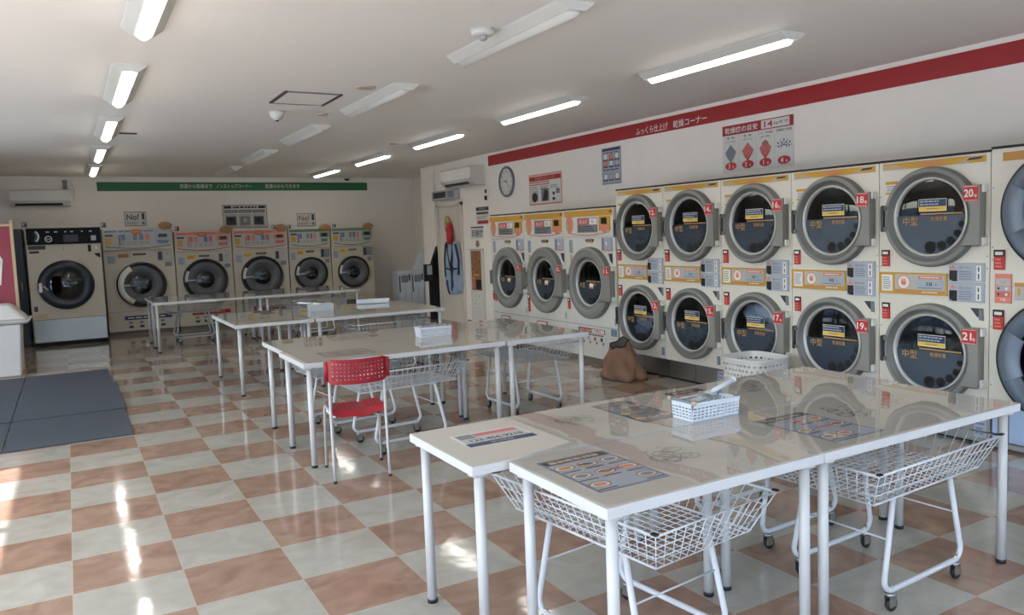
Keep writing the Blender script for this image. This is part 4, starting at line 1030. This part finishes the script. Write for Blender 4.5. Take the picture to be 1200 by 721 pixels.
t = thing('white_bag', 'white sack leaning on top of the recycling bins', 'bag', (6.38, 11.9, .842))
b = MB().frustum((0, 0), .17, .1, 0, (.06, .02), .05, .03, .42, 'whitepl', .03)
b.build('sack', t)
t = thing('easel_sign', 'black leaning easel sign board beside the storeroom door', 'sign', (5.765, 9.93, 0))
MB().poly([(-.02, 0, .0), (.17, 0, 0), (.17, 0, 1.02), (.155, 0, 1.33), (.14, 0, 1.33), (-.02, 0, .9)], 'blackf').poly([(-.02, .06, 0), (-.02, .06, .9), (.14, .06, 1.33), (.155, .06, 1.33), (.17, .06, 1.02), (.17, .06, 0)], 'blackf').box(-.02, .17, 0.001, .059, 0, .88, 'blackf').build('board', t)
MB().tube([(-.03, -.01, .88), (.14, -.01, 1.34), (.165, .05, 0)], .012, 'black', 6).build('stand', t)
b = MB().box(-.14, .03, -.05, .0, .71, 1.02, 'black', .006)
bx_ = b.build('document_pocket', t)
MB().rect(-.09, .01, .83, 1.0, 'bluepale', -.052).build('pocket_label', bx_)

# left edge: white sink cabinet with red board above
t = thing('sink_cabinet', 'white moulded sink cabinet at the left edge beyond the entrance mats', 'sink', (-.9, 7.95, 0))
MB().frustum((0, .26), .41, .25, 0, (0, .26), .45, .28, .64, 'whiteplg', .02).build('cabinet_body', t)
b = MB().frustum((.02, .26), .5, .3, .645, (.02, .26), .54, .33, .69, 'whiteplg', .015)
b.frustum((0, .26), .52, .31, .69, (-.02, .3), .36, .2, .88, 'whiteplg', .04)
b.build('basin_cover', t)
t = thing('red_board', 'rose-red board with cream edge standing behind the white sink cabinet', 'board', (-.95, 8.56, 0))
MB().box(-.35, .44, 0, .05, 0, 1.84, 'redboard').build('board_panel', t)
MB().box(.44, .475, -.01, .06, 0, 1.92, 'tan', .004).box(-.37, .44, -.01, .06, 1.84, 1.87, 'tan', .004).build('board_frame', t)
MB().poly([(.0, -.002, 1.1), (.30, -.002, 1.1), (.34, -.002, 1.42), (.3, -.002, 1.5), (.22, -.002, 1.2), (.0, -.002, 1.25)], 'white').build('white_graphic', t)

# entrance mats
Ys = [(3.63, 4.808), (4.81, 6.518), (6.52, 7.72)]
names = ['nearest', 'middle', 'farthest']
for c, (x0, x1) in enumerate(((-.44, .455), (-1.36, -.445))):
    for r, (y0, y1) in enumerate(Ys):
        dx = (0, .01, -.03)[r] if c == 0 else 0
        b = MB().box(x0, x1+dx, y0, y1, 0, .012+.009*(1 if r == 1 else 0), 'mat', .005)
        tag(b.build('entrance_mat', loc=(0, 0, .0)), 'dark slate rubber entrance mat, %s of the %s column' % (names[r], ('right', 'left')[c]), 'mat', 'slate entrance mats')

# ------------------------------------------------------------------ tables
ZT = .72
def table(x0, x1, y0, y1, label, ins=.05, seed=0):
    t = thing('folding_table' if False else 'work_table', label, 'table', ((x0+x1)/2, (y0+y1)/2, 0), 0, 'white laundry folding tables')
    w, d = (x1-x0)/2, (y1-y0)/2
    b = MB().box(-w+.0015, w-.0015, -d+.0015, d-.0015, ZT-.034, ZT, 'tabedge', .0025)
    b.rect(0, 0, 0, 0, 'tabedge') if False else None
    b.poly([(-w+.006, -d+.006, ZT+.0003), (w-.006, -d+.006, ZT+.0003), (w-.006, d-.006, ZT+.0003), (-w+.006, d-.006, ZT+.0003)], 'tabletop')
    b.build('tabletop', t)
    for sx in (-1, 1):
        for sy in (-1, 1):
            lx, ly = sx*(w-ins), sy*(d-ins)
            l = MB().cyl((lx, ly, .014), (lx, ly, ZT-.034), .0195, 'tubew', 16).cyl((lx, ly, ZT-.045), (lx, ly, ZT-.0335), .04, 'tubew', 16).build('leg', t)
            MB().cyl((lx, ly, 0), (lx, ly, .016), .0215, 'rubber', 16).build('foot_cap', l)
    return t
table(1.385, 2.33, -1.725, -1.12, 'white folding table at the near left corner of the nearest group, blue-bordered sheet')
table(2.33, 3.60, -1.725, -1.12, 'white folding table at the near right corner of the nearest group, by the right edge')
table(1.25, 2.44, -1.10, -.50, 'white folding table at the far left of the nearest group, phone number sheet on it')
table(2.44, 3.64, -1.10, -.50, 'white folding table at the far right of the nearest group, close to the dryers')
table(1.37, 2.89, 1.70, 2.41, 'white folding table behind the red chair, front left of the second group')
table(2.905, 3.65, 1.69, 3.14, 'white folding table set crosswise at the right end of the second group')
table(1.40, 2.90, 2.42, 3.14, 'white folding table at the far left of the second group')
table(1.45, 2.235, 4.66, 6.12, 'white folding table set crosswise at the left end of the third group')
table(2.25, 3.71, 4.66, 5.38, 'white folding table at the front right of the third group')
table(2.25, 3.71, 5.40, 6.12, 'white folding table at the far right of the third group, white box on it')
table(1.08, 2.6, 8.87, 9.60, 'white folding table at the front left of the group by the washers')
table(2.6, 4.1, 8.87, 9.60, 'white folding table at the front right of the group by the washers')
table(1.08, 2.6, 9.62, 10.35, 'white folding table at the far left of the group by the washers')
table(2.6, 4.1, 9.62, 10.35, 'white folding table at the far right of the group by the washers')

def film(poly_, label):
    """one clear vinyl sheet lying on a table group (thin, gently rippled)"""
    x0, x1, y0, y1, cut = poly_
    b = MB(); nx, ny = 28, 18; V = {}
    rd = random.Random(int(x1*100))
    for i in range(nx+1):
        for j in range(ny+1):
            x = x0+(x1-x0)*i/nx; y = y0+(y1-y0)*j/ny
            if cut and y < cut[1]+.01: x = cut[0]+(x1-cut[2]-cut[0])*i/nx
            e = min(i, nx-i, j, ny-j)
            z = ZT+.0050+(.0003*math.sin(9*x+5*y)+.0002*math.sin(17*y-6*x+1))*min(1, e/2)
            V[i, j] = b.v((x, y, z))
    for i in range(nx):
        for j in range(ny): b.f([V[i,j], V[i+1,j], V[i+1,j+1], V[i,j+1]], FILM, True)
    o = b.build('vinyl_cover')
    return tag(o, label, 'vinyl sheet', 'clear vinyl sheets on the tables')
film((1.70, 3.63, -1.715, -.51, (1.395, -1.11, .04)), 'clear glossy vinyl sheet over the nearest table group')
film((1.40, 3.63, 1.68, 3.13, None), 'clear glossy vinyl sheet over the table group behind the red chair')
film((1.46, 3.70, 4.67, 6.11, None), 'clear glossy vinyl sheet over the third table group')
film((1.09, 4.09, 8.88, 10.34, None), 'clear glossy vinyl sheet over the table group by the washers')

# printed sheets under the vinyl
def sheet(x, y, rz, w, h, kind, label, seed=1):
    b = MB(FLAT); rd = random.Random(seed)
    m0 = {'menu': 'blue', 'phone': 'paper', 'art': 'tan', 'map': 'tan', 'menu2': 'darkp'}[kind]
    if kind not in ('art', 'map'): b.box(-w/2, w/2, -.0008, 0, -h/2, h/2, m0)
    y1, y2, y3 = -.0010, -.0013, -.0016
    if kind in ('menu', 'menu2'):
        b.rect(-w/2+.01, w/2-.01, -h/2+.01, h/2-.01, 'bluepale' if kind == 'menu' else 'greyp', y1)
        b.rect(-w/2+.01, w/2-.01, h/2-.06, h/2-.012, 'darkp', y2)
        b.bars(-w/2+.03, w/2-.03, h/2-.052, h/2-.02, 1, 'tan', y3, fill=.8, seed=seed)
        cols, rows_ = 3, 3
        for i in range(cols):
            for j in range(rows_):
                cx = -w/2+w*(i+.5)/cols; cz = -h/2+(h-.07)*(j+.5)/rows_
                if rd.random() < .12: continue
                r = min(w/cols, h/rows_)*.43
                b.disc(cx, cz+.012, r, 'paper', y2, r*.75, 18).ringart(cx, cz+.012, r, r*.14, rd.choice(['brownp', 'redpale', 'brownp']), y3, r*.75, 18)
                b.disc(cx, cz+.012, r*.6, rd.choice(['brownp', 'pink', 'tan', 'greyp', 'orange2']), y3, r*.4, 12)
                b.rect(cx-r*.9, cx+r*.9, cz-r*.95, cz-r*.7, 'darkp', y2)
        b.bars(-w*.1, w*.3, -h*.08, -h*.03, 1, 'redpale', y3, fill=.9, seed=seed+1).rect(-w*.12, .0, h*.2, h*.24, 'red', y3).rect(-w*.1, -w*.02, h*.17, h*.19, 'yellow', y3)
    elif kind == 'phone':
        b.rect(-w/2+.008, w/2-.008, -h/2+.008, h/2-.008, 'grille', y1)
        b.rect(-w/2, w/2, -h/2, -h/2+h*.25, 'navy', y2).text('受付時間', 0, -h/2+h*.12, h*.11, 'grille', y3, width=w*.34).rect(-w*.45, -w*.22, h*.1, h*.42, 'greyp', y2).rect(-w*.2, w*.44, h*.2, h*.4, 'redpale', y2)
        b.text('123-456-9210', w*.02, -h*.08, h*.17, 'ink', y3, width=w*.78)
    else:
        # small line drawing
        for k in range(7):
            cx, cz = rd.uniform(-w*.38, w*.38), rd.uniform(-h*.3, h*.3)
            b.ringart(cx, cz, rd.uniform(.02, .05), .0035, 'darkp' if kind == 'art' else 'brownp', y2-.0001*k, rd.uniform(.02, .04), 14)
        for k in range(26):
            cx, cz = rd.uniform(-w*.46, w*.46), rd.uniform(-h*.42, h*.42); ww = rd.uniform(.008, .025)
            b.rect(cx, cx+ww, cz, cz+rd.uniform(.003, .006), rd.choice(['darkp', 'darkp', 'greyp', 'brownp']), y3-.00002*k)
    o = b.build('printed_sheet', loc=(x, y, ZT+.0004), rotz=rz)
    return tag(o, label, 'printed sheet', 'printed sheets on the tables')
sheet(1.51, -.765, 0, .30, .20, 'phone', 'phone number sheet with dark blue foot near the left end of the nearest group')
sheet(1.597, -1.395, 0, .285, .39, 'menu', 'large blue-bordered picture sheet near the near left corner of the nearest group', 3)
sheet(1.90, -1.40, 0, .15, .22, 'art', 'small grey line-art sheet right of the blue-bordered picture sheet', 4)
sheet(2.22, -.77, 0, .20, .40, 'menu2', 'picture sheet with bowls beside the white table basket', 5)
sheet(1.93, -.76, 0, .17, .26, 'art', 'faint line-art sheet between phone number sheet and table basket', 6)
sheet(2.62, -1.445, 0, .28, .41, 'menu', 'dark blue picture sheet in the middle of the near right table', 7)
sheet(2.93, -1.36, 0, .2, .26, 'art', 'grey line-art sheet right of the dark blue picture sheet', 8)
sheet(3.3, -1.3, 0, .26, .36, 'map', 'faint brown sheet at the right end of the nearest group', 9)
sheet(2.66, -.70, 0, .22, .26, 'menu2', 'dark picture sheet behind the white table basket', 10)
sheet(3.0, -.72, 0, .22, .26, 'art', 'line-art sheet far back near the dryers', 11)
sheet(3.36, -.78, 0, .24, .3, 'map', 'brown-circled sheet at the far right corner of the nearest group', 12)
sheet(1.75, 2.0, 0, .36, .28, 'menu2', 'dark picture sheet at the front left of the second group', 13)
sheet(2.05, 2.85, 0, .34, .24, 'menu2', 'dark picture sheet at the far left of the second group', 14)
sheet(2.32, 2.0, 0, .16, .2, 'art', 'small line-art sheet in front of the second group basket', 15)
sheet(3.2, 2.75, 0, .5, .5, 'menu', 'blue picture sheet at the far right of the second group', 16)
sheet(3.2, 2.0, 0, .3, .3, 'map', 'brown sheet at the front right of the second group', 17)
sheet(3.1, 5.8, 0, .3, .25, 'menu2', 'dark picture sheet in front of the long white box', 18)
sheet(1.8, 5.4, 0, .3, .3, 'map', 'faint brown sheet at the left of the third group', 19)

# small perforated baskets on the tables
def small_basket():
    t = thing('table_basket', 'x', 'basket', (0, 0, 0), 0, 'white perforated baskets on the tables')
    W, D, H = .26, .125, .075
    def side(b, p0, p1, n_in):
        p0, p1 = Vector(p0), Vector(p1); L = (p1-p0).length; nh = max(3, int(L/.02))
        us = [0]; 
        for k in range(nh):
            c = L*(k+.5)/nh; us += [c-L/nh*.33, c+L/nh*.33]
        us.append(L)
        vs = [0]
        for k in range(4): c = .014+.0135*k; vs += [c-.003, c+.003]
        vs += [H]
        dr = (p1-p0)/L; nrm = Vector(n_in)
        b.perf(us, vs, lambda i, j: not (i % 2 == 1 and j % 2 == 1 and ((i//2+j//2) % 2 == 0 or True)), lambda u, v, s: p0+dr*u+Vector((0, 0, v))+nrm*(-.004*v/H*2+.002*s), 'whitepl')
    b = MB()
    w, d = W/2, D/2
    side(b, (-w, -d, 0), (w, -d, 0), (0, 1, 0)); side(b, (w, d, 0), (-w, d, 0), (0, -1, 0)); side(b, (w, -d, 0), (w, d, 0), (-1, 0, 0)); side(b, (-w, d, 0), (-w, -d, 0), (1, 0, 0))
    b.box(-w, w, -d, d, 0, .002, 'whitepl')
    b.build('basket_body', t)
    r = MB(); r.tube([(-w-.004, -d-.004, H), (w+.004, -d-.004, H), (w+.004, d+.004, H), (-w-.004, d+.004, H)], .004, 'whitepl', 6, closed=True); r.build('rim', t)
    return t
def film_lump(x, y, z, sx, label, seed):
    rd = random.Random(seed); mb = MB()
    r = bmesh.ops.create_icosphere(mb.bm, subdivisions=4, radius=1); mi = mb.mi(PLASTICBAG)
    for v in r['verts']:
        c = v.co; w = 1+.2*math.sin(7*c.x+seed)+.16*math.sin(11*c.y+5*c.z)+.08*math.sin(23*c.x+19*c.z)
        v.co = Vector((c.x*.09*w*sx, c.y*.04*w, max(-.028, c.z*.034*w)))
    for f in mb.bm.faces: f.smooth = True; f.material_index = mi
    return tag(mb.build('plastic_bag', loc=(x, y, z)), label, 'plastic bag', 'crumpled plastic bags in the table baskets')
sb = small_basket(); sb.location = (2.395, -1.045, ZT+.005); sb['label'] = 'small white perforated basket on the nearest table group'
dup(sb, (2.60, 2.40, ZT+.005), 0, 'small white perforated basket on the table group behind the red chair')
s3 = dup(sb, (2.545, 5.55, ZT+.005), 0, 'small white perforated basket on the third table group')
film_lump(2.37, -1.04, ZT+.064, 1.0, 'crumpled clear plastic bag in the basket on the nearest tables', 1)
film_lump(2.61, 2.40, ZT+.068, 1.1, 'crumpled clear plastic bag in the basket behind the red chair', 2)
def roller(x, y, z, rz, ry, label):
    t = thing('lint_roller', label, 'lint roller', (x, y, z), rz)
    t.rotation_euler = (0, ry, rz)
    MB().tube([(0, 0, 0), (.03, 0, 0), (.17, 0, .0)], [.008, .011, .012], 'whitepl', 10).cyl((.158, -.0, 0), (.172, 0, 0), .0135, 'whitepl', 12).build('handle', t)
    MB().cyl((-.11, 0, 0), (-.005, 0, 0), .016, 'paper', 16).build('roll', t)
    return t
roller(2.46, -1.0, ZT+.088, .12, -.22, 'white lint roller with its handle over the right end of the nearest table basket')
def stick(p0, p1, label):
    t = thing('squeegee_handle', label, 'handle', p0)
    v = Vector(p1)-Vector(p0)
    MB().tube([(0, 0, 0), v], .006, 'greyp', 8).build('rod', t)
    for q in (Vector((0, 0, 0)), v): MB().lathe([(0, -.01), (.009, -.007), (.011, 0), (.009, .007), (0, .01)], 'tan', q, 'z', 12).build('end_cap', t)
stick((2.262, -1.12, ZT+.088), (2.26, -.97, ZT+.088), 'grey rod with cream end caps across the left end of the nearest table basket')
roller(2.45, 5.52, ZT+.09, 2.75, -.1, 'white lint roller sticking out of the third-group table basket')
b = MB().box(-.2, .2, -.05, .05, 0, .055, 'whitepl', .01).build('long_white_box', loc=(3.30, 5.93, ZT+.0065), rotz=-.35)
tag(b, 'long low white box lying on the far right third-group table', 'box')

# ------------------------------------------------------------------ wire laundry carts
def wire_cart():
    t = thing('laundry_cart', 'x', 'laundry cart', (0, 0, 0), 0, 'white wire laundry carts under the tables')
    L, W, zt = .44, .30, .605           # half sizes at rim
    l, w, zb = .375, .235, .465
    b = MB(); r = .0023
    def rect_ring(k, rr):
        a = L+(l-L)*k; c = W+(w-W)*k; z = zt+(zb-zt)*k
        b.tube([(-a, -c, z), (a, -c, z), (a, c, z), (-a, c, z)], rr, 'wire', 6, closed=True)
    rect_ring(0, .0048); rect_ring(.34, r); rect_ring(.68, r); rect_ring(1, .0034)
    n = 20
    for i in range(n+1):
        u = -1+2*i/n
        b.tube([(u*L, -W, zt), (u*l, -w, zb), (u*l, w, zb), (u*L, W, zt)], r, 'wire', 5)
    n = 13
    for i in range(n+1):
        u = -1+2*i/n
        b.tube([(-L, u*W, zt), (-l, u*w, zb+.004), (l, u*w, zb+.004), (L, u*W, zt)], r, 'wire', 5)
    b.build('wire_basket', t)
    for sy in (-1, 1):
        y = .215*sy; pts = [(-.2, sy*.205, zb-.002)]
        x0, zl = .275, .085
        for k in range(7):
            a = PI+PI/2*k/6; pts.append((-x0+.05+.05*math.cos(a), y, zl+.05+.05*math.sin(a)))
        for k in range(7):
            a = -PI/2+PI/2*k/6; pts.append((x0-.05+.05*math.cos(a), y, zl+.05+.05*math.sin(a)))
        pts.append((.2, sy*.205, zb-.002))
        f = MB().tube(pts, .0115, 'wire', 10).build('leg_frame', t)
        for sx in (-1, 1):
            cx = sx*.235
            c = MB().cyl((cx, y, .077), (cx, y, .108), .009, 'steel', 8).cyl((cx, y, .062), (cx, y, .078), .02, 'steel', 12).box(cx-.02, cx+.02, y-.014, y-.011, .022, .063, 'steel').box(cx-.02, cx+.02, y+.011, y+.014, .022, .063, 'steel')
            cs = c.build('caster', t)
            MB().lathe([(0, -.009), (.025, -.009), (.028, -.006), (.028, .006), (.025, .009), (0, .009)], 'rubber', (cx+.008, y, .028), 'y', 20).build('wheel', cs)
    for sx in (-1, 1): MB().cyl((sx*.243, -.215, .29), (sx*.243, .215, .29), .0035, 'wire', 6).build('cross_rod', t)
    for sx, sy in ((-1, -1), (1, -1), (1, 1), (-1, 1)):
        MB().box(sx*L-.012-sx*.004, sx*L+.012-sx*.004, sy*W-.008, sy*W+.008, zt+.003, zt+.010, 'rubber', .002).build('corner_clip', t)
    return t
ct = wire_cart(); ct.location = (2.985, -1.455, 0); ct.rotation_euler.z = .05; ct['label'] = 'white wire laundry cart under the near right table, by the right edge'
carts = [((1.794, -1.27), PI/2+.12, 'white wire laundry cart under the near left table of the nearest group'),
         ((3.06, -.75), .05, 'white wire laundry cart under the far right table of the nearest group'),
         ((2.12, 1.985), .06, 'white wire laundry cart right behind the red chair'),
         ((2.03, 2.81), .10, 'white wire laundry cart under the far left table of the second group'),
         ((3.42, 2.40), PI/2+.03, 'white wire laundry cart standing crosswise at the right end of the second group'),
         ((3.10, 5.02), .03, 'white wire laundry cart under the front right table of the third group'),
         ((3.42, 9.25), 0, 'white wire laundry cart under the front right table of the washer group'),
         ((1.74, 10.1), 0, 'wire laundry cart under the table in front of the pink-panelled washers'),
         ((3.2, 10.0), .1, 'wire laundry cart under the far right table of the washer group')]
for (x, y), rz, lab in carts: dup(ct, (x, y, 0), rz, lab)

# ------------------------------------------------------------------ red chair
def chair():
    t = thing('red_chair', 'red plastic chair with perforated back and white tube legs in front of the tables', 'chair', (1.635, 1.475, 0), -.17)
    hw = .172; ht = .785
    for s in (-1, 1):
        # rear leg runs on into the back upright
        MB().tube([(s*hw, -.20, 0.012), (s*hw, -.175, .22), (s*hw, -.155, .44), (s*hw, -.165, .6), (s*(hw-.004), -.195, ht-.03)], .0095, 'tubew', 10).build('leg', t)
        MB().tube([(s*(hw+.012), .20, .012), (s*(hw+.008), .165, .40), (s*(hw+.006), .12, .437), (s*(hw+.004), .0, .44), (s*(hw+.004), -.15, .44)], .0095, 'tubew', 10).build('leg', t)
        MB().cyl((s*hw, -.2015, 0), (s*hw, -.20, .016), .011, 'rubber', 10).cyl((s*(hw+.012), .2015, 0), (s*(hw+.012), .20, .016), .011, 'rubber', 10).build('foot_cap', t)
    MB().tube([(-hw-.004, .1, .405), (hw+.004, .1, .405)], .008, 'tubew', 8).tube([(-hw-.004, -.1, .405), (hw+.004, -.1, .405)], .008, 'tubew', 8).build('cross_bar', t)
    # backrest with real openings
    W, z0, z1 = .19, .635, .795
    nh, nv = 14, 5
    us = [-W]; 
    for k in range(nh): c = -W*.87+2*W*.87*(k+.5)/nh; us += [c-.0055, c+.0055]
    us.append(W)
    vs = [z0]
    for k in range(nv): c = z0+.018+(z1-z0-.036)*(k+.5)/nv; vs += [c-.0052, c+.0052]
    vs.append(z1)
    def bk(u, v, s):
        e = 1.0
        q = abs(u)/W
        zz = v
        if q > .85:
            k = (q-.85)/.15; m_ = (z0+z1)/2; zz = m_+(v-m_)*(1-.22*k*k)
        y = -.205-.035*(1-q*q)-.02*(v-z0)/(z1-z0)+(.006*s)+(.012 if False else 0)
        return (u, y+.02*(q**6), zz-.008*(1-q*q))
    MB().perf(us, vs, lambda i, j: not (i % 2 == 1 and j % 2 == 1), bk, 'redpl').tube([(-W, -.186, z0+.02), (-W, -.2, z1-.02)], .013, 'redpl', 8).tube([(W, -.186, z0+.02), (W, -.2, z1-.02)], .013, 'redpl', 8).build('backrest', t)
    # seat, dished, with slots
    us = [-.17+.34*k/24 for k in range(25)]; vs = [-.155+.31*k/18 for k in range(19)]
    def st(u, v, s):
        q = u/.17
        z = .466-.026*(1-q*q)*(1 if v < .12 else .7)-.018*max(0, (v-.1)/.055)**2+.004*math.sin(k_(u))
        z -= .035*max(0, (-v-.125)/.03)
        return (u, v, z-.005*s)
    k_ = lambda u: u*400
    MB().perf(us, vs, lambda i, j: not (i % 2 == 1 and j % 3 == 1 and 1 < j < 17), st, 'redpl').build('seat', t)
    for s in (-1, 1): MB().box(s*.13-.01, s*.13+.01, -.14, -.12, .405, .425, 'rubber', .002).build('rubber_stop', t)
chair()

# ------------------------------------------------------------------ bag and floor basket
t = thing('laundry_bag', 'brown open laundry bag slumped on the floor before the lower door 13', 'bag', (4.92, 2.95, 0))
b = MB(); n = 64; V = []
lev = [(0, .235, .17), (.02, .26, .19), (.06, .262, .19), (.11, .235, .17), (.16, .215, .155), (.21, .185, .135), (.26, .15, .115), (.31, .115, .095), (.345, .105, .085), (.365, .10, .08)]
def bagp(z, a, c, k, out=0):
    th = 2*PI*k/n; e = 2.6
    q = (abs(math.cos(th))**e+abs(math.sin(th))**e)**(-1/e)
    w = 1+.07*math.sin(5*th+z*11)+.05*math.sin(8*th-z*25)+.025*math.sin(15*th+z*40)-.05*math.cos(th*2+z*16)*(z > .03)
    dz = (.045*math.cos(th)+.012*math.sin(4*th))*max(0, (z-.18)/.18)+.012*math.sin(7*th+z*30)*(.03 < z < .33)
    return ((c*math.cos(th)*q*w)*(1-out)-.02*z/.36, (a*math.sin(th)*q*w)*(1-out)+.03*z/.36, z+dz)
for (z, a, c) in lev: V.append([b.v(bagp(z, a, c, k)) for k in range(n)])
for i in range(len(V)-1):
    for k in range(n): b.f([V[i][k], V[i][(k+1)%n], V[i+1][(k+1)%n], V[i+1][k]], 'bag', True)
b.f(list(reversed(V[0])), 'bag')
b.build('bag_body', t)
b = MB(); R = []
for (z, a, c) in ((.364, .10, .08), (.35, .095, .076), (.29, .09, .07), (.22, .08, .06)):
    R.append([b.v(bagp(z, a, c, k, .04)) for k in range(n)])
for i in range(len(R)-1):
    for k in range(n): b.f([R[i+1][k], R[i+1][(k+1)%n], R[i][(k+1)%n], R[i][k]], 'bagin', True)
b.f(R[-1], 'bagin'); b.build('lining', t)
MB().tube([bagp(.366, .10, .08, k, .02) for k in range(n)], .006, 'blackf', 6, closed=True).build('rim_cord', t)

t = thing('plastic_laundry_basket', 'white perforated plastic laundry basket on the floor before the lower door 17', 'basket', (4.82, 1.02, 0), RX)
def ov(a, z, rr=0):
    k = .88+.12*z/.48
    c, s = math.cos(a), math.sin(a); e = 4.5
    q = (abs(c/.225)**e+abs(s/.21)**e)**(-1/e)
    return ((q*k-rr)*c, (q*k-rr)*s, z)
na = 72; us = [2*PI*k/na for k in range(na+1)]
vs = [.0, .03]
z = .05
while z < .42: vs += [z, z+.016]; z += .04
vs += [.465]
b = MB().perf(us, vs, lambda i, j: not (j >= 2 and j % 2 == 0 and j < len(vs)-2 and (i+(j//2)) % 2 == 0), lambda u, v, s: ov(u, v, .004*s), 'whiteplg')
b.poly([ov(2*PI*k/36, .002) for k in range(36)], 'whiteplg').build('basket_body', t)
MB().tube([ov(2*PI*k/48, .465, -.004) for k in range(48)], .008, 'whiteplg', 8, closed=True).build('rim', t)

# ------------------------------------------------------------------ light
wd = bpy.data.worlds.new('World'); SC.world = wd; wd.use_nodes = True
nt = wd.node_tree; bg = nt.nodes['Background']
sky = nt.nodes.new('ShaderNodeTexSky'); sky.sky_type = 'NISHITA'; sky.sun_disc = False
SUN_EL, SUN_AZ = math.radians(43.9), math.radians(250)
sky.sun_elevation = SUN_EL; sky.sun_rotation = SUN_AZ; sky.air_density = 1.0; sky.dust_density = 2.0
nt.links.new(sky.outputs[0], bg.inputs[0]); bg.inputs[1].default_value = 1.15
sd = bpy.data.lights.new('sun', 'SUN'); sd.energy = 15.0; sd.angle = math.radians(.6); sd.color = (1, .97, .93)
so = bpy.data.objects.new('sun', sd); COL.objects.link(so)
# sun stands to the left (-X), a little towards the front (-Y)
sv = Vector((-math.cos(SUN_EL)*math.cos(math.radians(8)), -math.cos(SUN_EL)*math.sin(math.radians(8)), math.sin(SUN_EL)))
so.rotation_euler = sv.to_track_quat('Z', 'Y').to_euler()
so.location = (-8, 0, 8)
def portal(loc, rot, sx, sy):
    a = bpy.data.lights.new('window_portal', 'AREA'); a.shape = 'RECTANGLE'; a.size = sx; a.size_y = sy; a.cycles.is_portal = True
    o = bpy.data.objects.new('window_portal', a); COL.objects.link(o); o.location = loc; o.rotation_euler = rot
portal((XL-.16, (YF+8.8)/2, 1.23), (0, -PI/2, 0), 2.3, 15.0)
portal(((XL+XR)/2, YF-.16, 1.25), (PI/2, 0, 0), 8.5, 2.35)

# ------------------------------------------------------------------ camera
cd = bpy.data.cameras.new('camera'); co = bpy.data.objects.new('camera', cd); COL.objects.link(co)
F, YAW, PIT, ROL, PX, PY = 928.09212, .5404, .08616, -.03467, 638.97844, 351.87187
cd.sensor_width = 36; cd.lens = 36*F/1200; cd.shift_x = -(PX-600)/1200; cd.shift_y = -(360.5-PY)/1200
cd.clip_start = .05; cd.clip_end = 200
fw = Vector((math.sin(YAW)*math.cos(PIT), math.cos(YAW)*math.cos(PIT), -math.sin(PIT)))
rt = Vector((math.cos(YAW), -math.sin(YAW), 0)); up = rt.cross(fw)
r2 = rt*math.cos(ROL)+up*math.sin(ROL); u2 = -rt*math.sin(ROL)+up*math.cos(ROL)
mw = Matrix((r2, u2, -fw)).transposed().to_4x4(); mw.translation = Vector((.088443, -3.5770275, 1.5370335))
co.matrix_world = mw
SC.camera = co

SC.view_settings.view_transform = 'Standard'; SC.view_settings.look = 'None'
SC.view_settings.gamma = 1; SC.view_settings.use_curve_mapping = False
SC.view_settings.exposure = 0.42
SC.cycles.use_denoising = True
SC.cycles.max_bounces = 10; SC.cycles.diffuse_bounces = 5; SC.cycles.glossy_bounces = 4; SC.cycles.transparent_max_bounces = 16
SC.cycles.caustics_reflective = False; SC.cycles.caustics_refractive = False
SC.cycles.sample_clamp_indirect = 6.0
